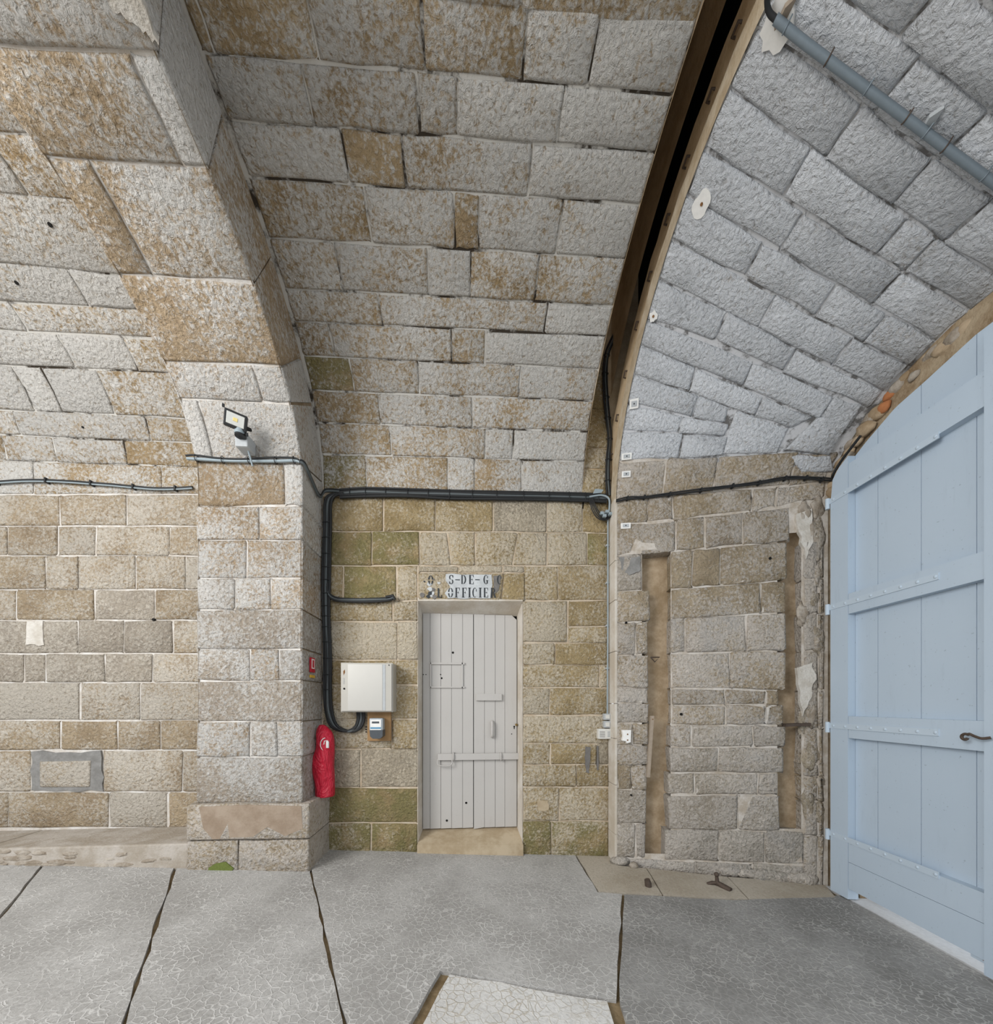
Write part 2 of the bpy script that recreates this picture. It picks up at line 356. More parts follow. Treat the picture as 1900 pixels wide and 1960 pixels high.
# ------------------------------------------------------------------ back wall and main vault
wall_back = sheet('wall_back', sf_main, [(-8, -2.05, -112, 0), (-1.35, -.466, -112, 0), (-.466, .489, -33.2, 0), (.489, 1.34, -112, 0)], .012, M['mortar_wall'])
tag(wall_back, 'ochre ashlar wall around the grey plank door, between pilaster and pier', 'wall', kind='structure')
for q in [(-1.306, -2.854, -0.773, -2.243, -0.773, -12.731, -1.306, -13.243, 'o'), (-0.773, -2.243, -0.311, -1.715, -0.311, -12.287, -0.773, -12.731, 'o'), (-0.311, -1.715, 0.218, -1.11, 0.218, -11.779, -0.311, -12.287, 'o'), (0.218, -1.11, 0.72, -0.535, 0.72, -11.297, 0.218, -11.779, 'd'), (0.72, -0.535, 1.062, -0.143, 1.062, -10.968, 0.72, -11.297, '.'), (1.062, -0.143, 1.313, 0.144, 1.313, -10.727, 1.062, -10.968, 'o'), (-1.306, -13.243, -0.874, -12.828, -0.874, -23.088, -1.306, -23.488, 'g'), (-0.874, -12.828, -0.452, -12.423, -0.452, -22.698, -0.874, -23.088, 'g'), (-0.452, -12.423, -0.207, -12.187, -0.169, -22.437, -0.452, -22.698, '.'), (-0.207, -12.187, 0.05, -11.941, 0.05, -22.235, -0.169, -22.437, '.'), (0.05, -11.941, 0.445, -11.56, 0.397, -21.914, 0.05, -22.235, '.'), (0.445, -11.56, 0.72, -11.297, 0.72, -21.615, 0.397, -21.914, '.'), (0.72, -11.297, 1.102, -10.929, 1.102, -21.262, 0.72, -21.615, '.'), (1.102, -10.929, 1.313, -10.727, 1.313, -21.067, 1.102, -21.262, 'g'), (-1.306, -23.488, -1.13, -23.325, -1.13, -33.752, -1.306, -33.874, 'o'), (-1.13, -23.325, -0.657, -22.888, -0.657, -33.425, -1.13, -33.752, 'g'), (-0.657, -22.888, -0.466, -22.711, -0.466, -33.293, -0.657, -33.425, '.'), (-0.466, -22.711, -0.103, -22.376, -0.103, -24.605, -0.466, -24.922, 'w'), (-0.103, -22.376, 0.305, -21.999, 0.305, -24.248, -0.103, -24.605, 'w'), (0.305, -21.999, 0.504, -21.815, 0.504, -24.073, 0.305, -24.248, 'w'), (0.504, -21.815, 0.823, -21.52, 0.823, -32.403, 0.504, -32.624, '.'), (0.823, -21.52, 1.313, -21.067, 1.313, -32.065, 0.823, -32.403, '.'), (-1.306, -33.874, -0.689, -33.448, -0.689, -39.734, -1.306, -40.074, 'o'), (-0.689, -33.448, -0.466, -33.294, -0.466, -39.611, -0.689, -39.734, '.'), (-1.306, -40.074, -0.652, -39.714, -0.652, -51.354, -1.306, -51.545, 'w'), (-0.652, -39.714, -0.466, -39.611, -0.466, -51.299, -0.652, -51.354, 'w'), (-1.306, -51.545, -0.466, -51.299, -0.466, -58.881, -1.306, -58.986, 'o'), (-1.306, -58.986, -0.466, -58.881, -0.466, -69.305, -1.306, -69.217, '.'), (-1.306, -69.217, -0.699, -69.281, -0.699, -78.237, -1.306, -78.053, '.'), (-0.699, -69.281, -0.466, -69.305, -0.466, -78.308, -0.699, -78.237, '.'), (-1.306, -78.053, -0.975, -78.154, -0.975, -89.71, -1.306, -89.524, 'd'), (-0.975, -78.154, -0.466, -78.308, -0.466, -89.996, -0.975, -89.71, 'd'), (-1.306, -89.524, -0.466, -89.996, -0.466, -100.736, -1.306, -100.065, 'g'), (-1.306, -100.065, -0.883, -100.403, -0.883, -110.418, -1.306, -109.986, 'g'), (-0.883, -100.403, -0.466, -100.736, -0.466, -110.845, -0.883, -110.418, 'g'), (0.489, -32.634, 0.913, -32.342, 0.913, -45.362, 0.489, -45.536, 'w'), (0.922, -32.335, 1.313, -32.065, 1.313, -40.273, 0.922, -40.474, 'o'), (0.918, -40.477, 1.313, -40.273, 1.313, -45.525, 0.918, -45.685, '.'), (0.489, -45.697, 0.794, -45.573, 0.794, -52.554, 0.489, -52.632, '.'), (0.794, -45.573, 1.313, -45.361, 1.313, -52.42, 0.794, -52.554, 'o'), (0.489, -52.632, 1.223, -52.443, 1.223, -59.488, 0.489, -59.567, '.'), (1.223, -52.443, 1.313, -52.42, 1.313, -59.478, 1.223, -59.488, '.'), (0.489, -59.567, 0.744, -59.54, 0.744, -68.134, 0.489, -68.115, '.'), (0.744, -59.54, 1.313, -59.478, 1.313, -68.178, 0.744, -68.134, 'o'), (0.489, -68.115, 1.313, -68.178, 1.313, -77.042, 0.489, -76.824, '.'), (0.489, -76.824, 0.749, -76.893, 0.749, -83.542, 0.489, -83.436, '.'), (0.749, -76.893, 1.197, -77.011, 1.197, -83.725, 0.749, -83.542, 'o'), (1.197, -77.011, 1.313, -77.042, 1.313, -83.772, 1.197, -83.725, 'd'), (0.489, -83.436, 1.002, -83.645, 1.002, -90.657, 0.489, -90.371, '.'), (1.002, -83.645, 1.313, -83.772, 1.313, -90.831, 1.002, -90.657, 'o'), (0.489, -90.371, 0.833, -90.563, 0.833, -101.124, 0.489, -100.854, '.'), (0.833, -90.563, 1.313, -90.831, 1.313, -101.5, 0.833, -101.124, '.'), (0.489, -100.854, 0.759, -101.066, 0.759, -112.908, 0.489, -112.627, 'g'), (0.759, -101.066, 1.313, -101.5, 1.313, -113.483, 0.759, -112.908, 'g')]:
    x0, x1 = min(q[0], q[6]), max(q[2], q[4]); jamb = (abs(x1+.466) < .002 or abs(x0-.489) < .002)
    o = stone(sf_main, q, M['wall'], wall_back, .012, .010, .19 if jamb else .03)
lint = []
for q in [(-0.466, -24.922, 0.319, -24.235, 0.285, -32.935, -0.466, -33.451, '.'), (0.319, -24.235, 0.509, -24.069, 0.509, -32.782, 0.285, -32.935, 'o')]: lint.append(stone(sf_main, q, M['wall'], wall_back, .008, .010, .19, .002, .004, 'lintel_stone'))
wall_left = sheet('wall_left', sf_main, [(-8, -2.05, -100.5, 0)], .011, M['mortar_white'])
tag(wall_left, 'pale beige block wall with white mortar joints, above the low stone step', 'wall', kind='structure')
def past_edge(q):
    # the same course carried on beyond the picture's edge
    if abs(q[0]+4.4) > .001: return []
    a = -4.4; out = []
    for k in range(3):
        b = a-rnd.uniform(.45, .8); out.append((b, q[1], a, q[1], a, q[7], b, q[7], rnd.choice('.od'))); a = b
    return out
for q in [(-4.4, -6.732, -3.466, -5.427, -3.466, -14.276, -4.4, -15.386, '.'), (-3.466, -5.427, -2.938, -4.688, -2.938, -13.647, -3.466, -14.276, '.'), (-2.938, -4.688, -2.1, -3.516, -2.1, -12.651, -2.938, -13.647, '.'), (-4.4, -15.386, -3.874, -14.761, -3.874, -23.086, -4.4, -23.607, '.'), (-3.874, -14.761, -3.483, -14.295, -3.483, -22.698, -3.874, -23.086, '.'), (-3.483, -14.295, -3.183, -13.939, -3.183, -22.402, -3.483, -22.698, '.'), (-3.183, -13.939, -2.592, -13.236, -2.592, -21.816, -3.183, -22.402, '.'), (-2.592, -13.236, -2.1, -12.651, -2.1, -21.329, -2.592, -21.816, '.'), (-4.4, -23.607, -3.576, -22.791, -3.576, -32.352, -4.4, -32.981, 'o'), (-3.576, -22.791, -3.323, -22.54, -3.323, -32.159, -3.576, -32.352, '.'), (-3.323, -22.54, -2.863, -22.084, -2.863, -31.807, -3.323, -32.159, '.'), (-2.863, -22.084, -2.46, -21.685, -2.46, -31.5, -2.863, -31.807, '.'), (-2.46, -21.685, -2.1, -21.329, -2.1, -31.225, -2.46, -31.5, '.'), (-4.4, -32.981, -3.802, -32.525, -3.802, -41.157, -4.4, -41.491, '.'), (-3.802, -32.525, -3.196, -32.061, -3.196, -40.819, -3.802, -41.157, 'o'), (-3.196, -32.061, -2.707, -31.688, -2.707, -40.546, -3.196, -40.819, 'd'), (-2.707, -31.688, -2.1, -31.225, -2.1, -40.207, -2.707, -40.546, 'o'), (-4.4, -41.491, -3.323, -40.89, -3.323, -50.361, -4.4, -50.721, 'd'), (-3.323, -40.89, -2.959, -40.686, -2.959, -50.239, -3.323, -50.361, 'd'), (-2.959, -40.686, -2.563, -40.465, -2.563, -50.106, -2.959, -50.239, 'd'), (-2.563, -40.465, -2.1, -40.207, -2.1, -49.951, -2.563, -50.106, '.'), (-4.4, -50.721, -3.746, -50.502, -3.746, -58.56, -4.4, -58.653, 'd'), (-3.746, -50.502, -3.576, -50.445, -3.576, -58.536, -3.746, -58.56, 'd'), (-3.576, -50.445, -3.109, -50.289, -3.109, -58.469, -3.576, -58.536, 'd'), (-3.109, -50.289, -2.728, -50.161, -2.728, -58.414, -3.109, -58.469, 'd'), (-2.728, -50.161, -2.1, -49.951, -2.1, -58.325, -2.728, -58.414, 'w'), (-4.4, -58.653, -3.307, -58.497, -3.307, -69.304, -4.4, -69.182, 'w'), (-3.307, -58.497, -2.825, -58.428, -2.825, -69.358, -3.307, -69.304, '.'), (-2.825, -58.428, -2.1, -58.325, -2.1, -69.439, -2.825, -69.358, '.'), (-4.4, -69.182, -3.458, -69.287, -3.458, -77.695, -4.4, -77.403, 'o'), (-3.458, -69.287, -3.009, -69.337, -3.009, -77.834, -3.458, -77.695, 'o'), (-3.009, -69.337, -2.66, -69.376, -2.66, -77.943, -3.009, -77.834, 'o'), (-2.66, -69.376, -2.1, -69.439, -2.1, -78.117, -2.66, -77.943, 'o'), (-4.4, -77.403, -3.694, -77.622, -3.694, -89.357, -4.4, -88.941, '.'), (-3.125, -77.798, -2.482, -77.998, -2.482, -90.071, -3.125, -89.692, '.'), (-2.482, -77.998, -2.1, -78.117, -2.1, -90.296, -2.482, -90.071, '.'), (-4.4, -88.941, -3.866, -89.255, -3.866, -99.335, -4.4, -98.892, 'o'), (-3.866, -89.255, -3.08, -89.719, -3.08, -99.988, -3.866, -99.335, 'o'), (-3.08, -89.719, -2.605, -89.999, -2.605, -100.382, -3.08, -99.988, 'w'), (-2.605, -89.999, -2.1, -90.296, -2.1, -100.801, -2.605, -100.382, 'o')]:
    for p in [q]+past_edge(q): stone(sf_main, p, M['left'], wall_left, .012, .010, .03, .002)
ceiling = sheet('ceiling', sf_main, [(-8, 1.062, 0, 118)], .012, M['mortar_vault'])
tag(ceiling, 'main barrel vault of limewashed ochre stone courses', 'ceiling', kind='structure')
for q in [(-1.3, 85.224, -1.242, 85.286, -1.242, 79.545, -1.3, 79.507, 'o'), (-1.242, 85.286, -0.737, 85.831, -0.737, 79.877, -1.242, 79.545, 'o'), (-0.737, 85.831, -0.22, 86.388, -0.22, 80.217, -0.737, 79.877, '.'), (-0.22, 86.388, 0.27, 86.917, 0.27, 80.539, -0.22, 80.217, 'o'), (0.27, 86.917, 0.605, 87.278, 0.605, 80.759, 0.27, 80.539, '.'), (0.605, 87.278, 1.062, 87.77, 1.062, 81.06, 0.605, 80.759, 'w'), (-1.3, 79.507, -0.841, 79.808, -0.841, 73.744, -1.3, 73.413, '.'), (-0.841, 79.808, -0.271, 80.183, -0.271, 74.155, -0.841, 73.744, '.'), (-0.271, 80.183, -0.065, 80.318, -0.065, 74.304, -0.271, 74.155, '.'), (-0.065, 80.318, 0.49, 80.683, 0.49, 74.705, -0.065, 74.304, 'w'), (0.49, 80.683, 1.062, 81.06, 1.062, 75.118, 0.49, 74.705, 'w'), (-1.3, 73.413, -0.711, 73.838, -0.711, 67.618, -1.3, 67.249, '.'), (-0.711, 73.838, -0.378, 74.079, -0.378, 67.827, -0.711, 67.618, 'o'), (-0.378, 74.079, 0.356, 74.608, 0.356, 68.287, -0.378, 67.827, '.'), (0.356, 74.608, 1.062, 75.118, 1.062, 68.729, 0.356, 68.287, 'w'), (-1.3, 67.249, -0.64, 67.663, -0.64, 59.907, -1.3, 59.464, 'o'), (-0.64, 67.663, -0.095, 68.004, -0.095, 60.273, -0.64, 59.907, '.'), (-0.095, 68.004, 0.058, 68.1, 0.058, 60.376, -0.095, 60.273, 'o'), (0.058, 68.1, 0.581, 68.427, 0.581, 60.727, 0.058, 60.376, '.'), (0.581, 68.427, 1.062, 68.729, 1.062, 61.05, 0.581, 60.727, 'w'), (-1.3, 59.464, -0.894, 59.736, -0.894, 51.869, -1.3, 51.593, 'o'), (-0.894, 59.736, -0.287, 60.144, -0.287, 52.282, -0.894, 51.869, '.'), (-0.287, 60.144, 0.005, 60.34, 0.005, 52.48, -0.287, 52.282, 'w'), (0.005, 60.34, 0.474, 60.655, 0.474, 52.799, 0.005, 52.48, 'o'), (0.474, 60.655, 1.062, 61.05, 1.062, 53.199, 0.474, 52.799, 'o'), (-1.3, 51.593, -0.656, 52.031, -0.656, 46.131, -1.3, 45.685, 'o'), (-0.656, 52.031, 0.574, 52.867, 0.574, 46.983, -0.656, 46.131, '.'), (0.574, 52.867, 1.062, 53.199, 1.062, 47.321, 0.574, 46.983, 'w'), (-1.3, 45.685, -1.057, 45.853, -1.057, 38.779, -1.3, 38.624, 'o'), (-1.057, 45.853, -0.141, 46.488, -0.141, 39.364, -1.057, 38.779, '.'), (-0.141, 46.488, 0.124, 46.671, 0.124, 39.533, -0.141, 39.364, 'o'), (0.124, 46.671, 1.062, 47.321, 1.062, 40.131, 0.124, 39.533, 'w'), (-1.3, 38.624, -0.951, 38.847, -0.951, 30.781, -1.3, 30.513, 'g'), (-0.951, 38.847, -0.416, 39.188, -0.416, 31.19, -0.951, 30.781, 'o'), (-0.416, 39.188, 0.418, 39.72, 0.418, 31.827, -0.416, 31.19, '.'), (0.418, 39.72, 1.062, 40.131, 1.062, 32.32, 0.418, 31.827, 'w'), (-1.3, 30.513, -0.763, 30.924, -0.763, 22.244, -1.3, 21.857, 'o'), (-0.763, 30.924, 0.024, 31.526, 0.024, 22.811, -0.763, 22.244, '.'), (0.024, 31.526, 1.062, 32.32, 1.062, 23.559, 0.024, 22.811, '.'), (-1.3, 21.857, -0.69, 22.296, -0.69, 12.501, -1.3, 12.038, 'o'), (-0.69, 22.296, 0.142, 22.896, 0.142, 13.133, -0.69, 12.501, '.'), (0.142, 22.896, 0.391, 23.075, 0.391, 13.322, 0.142, 13.133, 'w'), (0.391, 23.075, 1.062, 23.559, 1.062, 13.831, 0.391, 13.322, 'w'), (-1.3, 12.038, -0.922, 12.325, -0.922, -1.61, -1.3, -1.94, 'g'), (-0.922, 12.325, -0.197, 12.875, -0.197, -0.977, -0.922, -1.61, 'o'), (-0.197, 12.875, 0.045, 13.059, 0.045, -0.766, -0.197, -0.977, '.'), (0.045, 13.059, 0.478, 13.388, 0.478, -0.388, 0.045, -0.766, '.'), (0.478, 13.388, 1.062, 13.831, 1.062, 0.123, 0.478, -0.388, 'w')]: stone(sf_main, q, M['vault'], ceiling, .010, .010, .05, .004)
for q in [(-4.4, 4.576, -3.673, 4.762, -3.673, -5.57, -4.4, -6.588, '.'), (-3.673, 4.762, -2.656, 5.287, -2.656, -4.143, -3.673, -5.57, '.'), (-2.656, 5.287, -2.1, 5.409, -2.1, -3.364, -2.656, -4.143, 'o'), (-4.4, 13.497, -3.872, 13.358, -3.872, 4.712, -4.4, 4.576, '.'), (-3.872, 13.358, -3.483, 13.256, -3.483, 4.811, -3.872, 4.712, '.'), (-3.483, 13.256, -2.925, 13.349, -2.925, 5.229, -3.483, 4.811, '.'), (-2.925, 13.349, -2.1, 13.913, -2.1, 5.409, -2.925, 5.229, 'o'), (-4.4, 20.315, -3.712, 20.611, -3.712, 13.316, -4.4, 13.497, '.'), (-3.712, 20.611, -2.698, 21.017, -2.698, 13.504, -3.712, 13.316, '.'), (-2.698, 21.017, -2.1, 21.245, -2.1, 13.913, -2.698, 13.504, 'o'), (-4.4, 31.814, -3.528, 32.169, -3.528, 20.69, -4.4, 20.315, 'w'), (-3.528, 32.169, -3.325, 32.252, -3.325, 20.778, -3.528, 20.69, 'w'), (-3.325, 32.252, -2.92, 32.407, -2.92, 20.932, -3.325, 20.778, 'w'), (-2.92, 32.407, -2.1, 32.688, -2.1, 21.245, -2.92, 20.932, 'o'), (-4.4, 39.986, -3.061, 39.676, -3.061, 32.358, -4.4, 31.814, 'w'), (-3.061, 39.676, -2.598, 39.973, -2.598, 32.518, -3.061, 32.358, 'w'), (-2.598, 39.973, -2.1, 40.291, -2.1, 32.688, -2.598, 32.518, 'o'), (-4.4, 45.182, -3.251, 45.308, -3.251, 39.676, -4.4, 39.986, 'w'), (-3.251, 45.308, -2.1, 46.06, -2.1, 40.291, -3.251, 39.676, '.'), (-4.4, 52.722, -2.71, 52.0, -2.71, 45.392, -4.4, 45.182, 'w'), (-2.71, 52.0, -2.1, 51.375, -2.1, 46.06, -2.71, 45.392, 'w'), (-4.4, 63.238, -2.1, 62.203, -2.1, 51.375, -4.4, 52.722, 'w'), (-4.4, 66.964, -2.64, 69.147, -2.64, 61.837, -4.4, 63.238, 'w'), (-2.64, 69.147, -2.1, 69.816, -2.1, 62.203, -2.64, 61.837, '.'), (-4.4, 72.778, -2.1, 75.916, -2.1, 69.816, -4.4, 66.964, '.')]:
    for p in [q]+past_edge(q): stone(sf_main, p, M['vault'], ceiling, .010, .010, .05, .004)
# courses overhead, past the picture's edge
for k in range(4):
    v0 = 86.2+k*6.2; x = -1.30
    while x < 1.06:
        x2 = min(1.062, x+rnd.uniform(.5, 1.0)); x2 = 1.062 if 1.062-x2 < .25 else x2
        stone(sf_main, (x, v0+6.2, x2, v0+6.2, x2, v0, x, v0, rnd.choice('.ow')), M['vault'], ceiling, .009, .022, .05); x = x2
# end of the vault ring along the slot
m = MB(); pr = [prof(*MV, v) for v in range(0, 119, 6)]
m.add([(1.062, y, z) for y, z in pr]+[(1.062, y, z+1.9) for y, z in pr], [(i, i+1, i+1+len(pr), i+len(pr)) for i in range(len(pr)-1)])
m.build('ring_end', M['lifted_stone'], ceiling)
# cement patch framing a stone in the left wall
pa = [(-3.686, -77.918), (-3.125, -78.096), (-3.125, -89.395), (-3.686, -89.068)]; pi = [(-3.609, -80.735), (-3.212, -80.59), (-3.22, -88.153), (-3.609, -87.937)]
def uvpoly(name, sf, outer, mat, parent, h0, h1, amp=.3):
    vs = []
    for u, v in outer:
        p, _, _, n = frame(sf, u, v); vs.append((p+n*h1, p+n*h0))
    k = len(vs)
    return MB().add([a for a, b in vs]+[b for a, b in vs], [tuple(range(k))]+[(i, i+k, (i+1) % k+k, (i+1) % k) for i in range(k)]).build(name, mat, parent)
def ringpoly(poly, n=6, ju=.008, jv=.25):
    out = []
    for i, a in enumerate(poly):
        b = poly[(i+1) % len(poly)]
        for k in range(n):
            t = k/n; out.append((a[0]+(b[0]-a[0])*t+rnd.uniform(-ju, ju), a[1]+(b[1]-a[1])*t+rnd.uniform(-jv, jv)))
    return out
uvpoly('cement_patch', sf_main, ringpoly(pa, 6, .016, .5), M['cement'], wall_left, -.02, .004)
pin = [pi[0], pi[1], pi[2], pi[3]]
stone(sf_main, (*pi[0], *pi[1], *pi[2], *pi[3], 'w'), M['left'], wall_left, .002, .006, .02, .003, .010)
# low step in front of the left wall
step = empty('trim_1', (-3.3, -.2, .17)); tag(step, 'low worn stone step along the foot of the pale block wall', 'step', kind='structure')
step.location = (0, 0, 0)
for a, b in ((-8, -6.6), (-6.6, -5.2), (-5.2, -3.6), (-3.6, -2.13)):
    MB().box(a+.003, b-.003, -.40, .02, fz((a+b)/2)-.15, .30, .012).build('step_stone', M['step'], step)
m = MB()
for k in range(34):
    x = rnd.uniform(-3.9, -2.2); z = fz(x)+rnd.uniform(-.005, .10); r = rnd.uniform(.015, .04)
    bm = bmesh.new(); bmesh.ops.create_icosphere(bm, subdivisions=2, radius=1)
    for v in bm.verts:
        q = 1+.5*noise.noise(v.co*1.5+Vector((k*2.3, 0, k))); v.co = Vector((v.co.x*r*2.0*q+x, v.co.y*.010*q-.398, v.co.z*r*.6*q+z))
    m.bm(bm)
o = m.build('crumbled_edge', M['rubble'], step); o['kind'] = 'stuff'

# ------------------------------------------------------------------ pilaster and rib arch
rib = sheet('trim_2', sf_rib, [(-2.09, -1.318, -90, 118)], .012, M['mortar_white'])
tag(rib, 'projecting pilaster and transverse rib arch of pale rough stone', 'rib arch', kind='structure')
for q in [(-2.102, 89.284, -1.306, 90.433, -1.306, 83.553, -2.102, 82.341, '.'), (-2.102, 82.341, -1.436, 83.354, -1.436, 71.754, -2.102, 71.072, 'o'), (-1.436, 83.354, -1.306, 83.553, -1.306, 71.876, -1.436, 71.754, 'w'), (-2.102, 71.072, -1.887, 71.331, -1.887, 54.997, -2.102, 54.889, 'o'), (-1.887, 71.331, -1.306, 71.876, -1.306, 55.288, -1.887, 54.997, 'o'), (-2.102, 54.889, -1.306, 55.288, -1.306, 38.322, -2.102, 37.709, 'o'), (-2.102, 37.709, -1.51, 38.165, -1.51, 28.538, -2.102, 28.019, '.'), (-1.51, 38.165, -1.306, 38.322, -1.306, 28.717, -1.51, 28.538, 'w'), (-2.102, 28.019, -1.97, 28.134, -1.97, 8.434, -2.102, 8.253, 'w'), (-1.97, 28.134, -1.306, 28.717, -1.306, 9.343, -1.97, 8.434, '.'), (-2.102, 8.253, -1.448, 9.149, -1.448, -5.343, -2.102, -6.208, 'o'), (-1.448, 9.149, -1.306, 9.343, -1.306, -5.155, -1.448, -5.343, 'w'), (-2.102, -6.208, -1.64, -5.597, -1.64, -14.424, -2.102, -14.93, '.'), (-1.64, -5.597, -1.306, -5.155, -1.306, -14.058, -1.64, -14.424, '.'), (-2.102, -14.93, -1.733, -14.526, -1.733, -24.416, -2.102, -24.726, '.'), (-1.733, -14.526, -1.306, -14.058, -1.306, -24.057, -1.733, -24.416, '.'), (-2.102, -24.726, -1.822, -24.491, -1.822, -32.736, -2.102, -32.912, 'd'), (-1.822, -24.491, -1.554, -24.266, -1.554, -32.568, -1.822, -32.736, '.'), (-1.554, -24.266, -1.306, -24.057, -1.306, -32.412, -1.554, -32.568, '.'), (-2.102, -32.912, -1.306, -32.412, -1.306, -42.685, -2.102, -42.976, 'd'), (-2.102, -42.976, -1.706, -42.831, -1.706, -51.101, -2.102, -51.162, 'd'), (-1.706, -42.831, -1.487, -42.751, -1.487, -51.068, -1.706, -51.101, '.'), (-1.487, -42.751, -1.306, -42.685, -1.306, -51.04, -1.487, -51.068, 'd'), (-2.102, -51.162, -1.306, -51.04, -1.306, -61.724, -2.102, -61.629, 'd'), (-2.102, -61.629, -1.706, -61.676, -1.706, -70.895, -2.102, -70.754, '.'), (-1.706, -61.676, -1.503, -61.7, -1.503, -70.967, -1.706, -70.895, 'd'), (-1.503, -61.7, -1.306, -61.724, -1.306, -71.038, -1.503, -70.967, '.'), (-2.102, -70.754, -1.306, -71.038, -1.306, -83.228, -2.102, -82.698, 'd')]: stone(sf_rib, q, M['rib'], rib, .010, .010, .44 if q[1] > 2 else .385, .004)
for k in range(3):
    v0 = 89.5+k*8; stone(sf_rib, (-2.102, v0+8, -1.306, v0+8, -1.306, v0, -2.102, v0), M['rib'], rib, .010, .010, .44)
m = MB(); vs = [-90, 0]+list(range(6, 119, 6)); n = len(vs)
for X in (-2.085, -1.325):
    a = [(X, *prof(*RI, v)) for v in vs]; b = [(X, prof(*MV, v)[0]+.03 if v > 0 else .03, prof(*MV, v)[1]+.05) for v in vs]
    m.add([tuple(p) for p in a]+[tuple(p) for p in b], [(i, i+1, i+1+n, i+n) for i in range(n-1)])
m.build('rib_core', M['plaster_brown'], rib)
plinth = empty('trim_3'); tag(plinth, 'patched two-course plinth under the pilaster, mossy at its foot', 'plinth', kind='structure')
for q in ((-2.15, .605, -1.245, .590, -1.245, .315, -2.15, .325, '.'), (-2.15, .322, -1.775, .318, -1.775, .07, -2.15, .08, 'o'), (-1.772, .318, -1.245, .312, -1.245, .05, -1.772, .07, '.')):
    stone(sf_plinth, q, M['right'], plinth, .006, .02, .42, .006)
m = MB().add([(-2.05, -.424, .585), (-1.70, -.424, .592), (-1.30, -.424, .575), (-1.29, -.424, .40), (-1.42, -.424, .345), (-1.55, -.424, .42), (-1.66, -.424, .345), (-1.95, -.424, .335), (-2.02, -.424, .42),
              (-2.05, -.40, .585), (-1.70, -.40, .592), (-1.30, -.40, .575), (-1.29, -.40, .40), (-1.42, -.40, .345), (-1.55, -.40, .42), (-1.66, -.40, .345), (-1.95, -.40, .335), (-2.02, -.40, .42)],
             [tuple(range(9))]+[(i, i+9, (i+1) % 9+9, (i+1) % 9) for i in range(9)]).build('render_patch', mortar('brown_render', (.27, .205, .15), (.36, .29, .225), 5, .4), plinth)

# ------------------------------------------------------------------ slot (groove across the vault) and right pier
slot = empty('trim_4'); tag(slot, 'dark groove across the vault between the main bay and the gate bay', 'groove', kind='structure')
for z0, z1 in ((3.31, 3.58), (3.58, 3.78), (3.78, 4.15), (4.15, 4.6)):
    stone(sf_flat, (1.03, z1, 1.31, z1, 1.31, z0, 1.03, z0, 'o'), M['wall'], slot, .012, .01, .03)
MB().add([(1.0, .012, 3.2), (1.75, .012, 3.2), (1.75, .012, 6.2), (1.0, .012, 6.2)], [(0, 1, 2, 3)]).build('back_face', M['lifted_stone'], slot)
def band(name, X, d0, d1, mat, jag=0., x1=None):
    """face parallel to the arch, from d0 to d1 metres above it"""
    m = MB(); V = [-1]+list(range(0, 121, 3)); pts = []
    for d in (d0, d1):
        for v in V:
            _, _, _, n = frame(sf_right, 0, max(v, .5)); q = sf_right(0, v); j = rnd.uniform(-jag, jag) if d == d1 else 0
            pts.append((X, q.y-n.y*(d+j), q.z-n.z*(d+j)))
    k = len(V); m.add(pts, [(i, i+1, i+1+k, i+k) for i in range(k-1)])
    if x1 is not None:   # the ledge's return into the groove
        m.add(pts[k:]+[(x1, p[1], p[2]) for p in pts[k:]], [(i, i+1, i+1+k, i+k) for i in range(k-1)])
    return m.build(name, mat, slot)
band('arch_edge', 1.313, 0.0, .135, M['slot_edge'], .012, 1.335)
band('ledge_face', 1.335, .12, .37, M['lifted_stone'], .012, 1.60)
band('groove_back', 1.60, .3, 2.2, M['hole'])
band('upper_face', 1.335, .60, 1.9, M['lifted_stone'])
MB().box(.9, 1.8, -4.2, .05, 6.0, 6.1).build('light_block_cap', M['hole'], slot)  # unseen cap added over the slot to keep sky light out
for v in (22, 32, 42, 52, 61, 70, 78, 86, 93):
    p, _, _, n = frame(sf_right, 0, v); q = p-n*.25; t = Vector((0, -n.z, n.y)).normalized()
    s = empty('iron_staple', (1.335, q.y, q.z)); tag(s, 'small black iron staple driven into the dark groove wall', 'staple', 'staples in the vault groove')
    MB().tube([(0.01, *(t*-.022).yz), (-.018, *(t*-.022).yz), (-.018, *(t*.022).yz), (.01, *(t*.022).yz)], .007, 6).build('staple_bar', M['iron'], s)
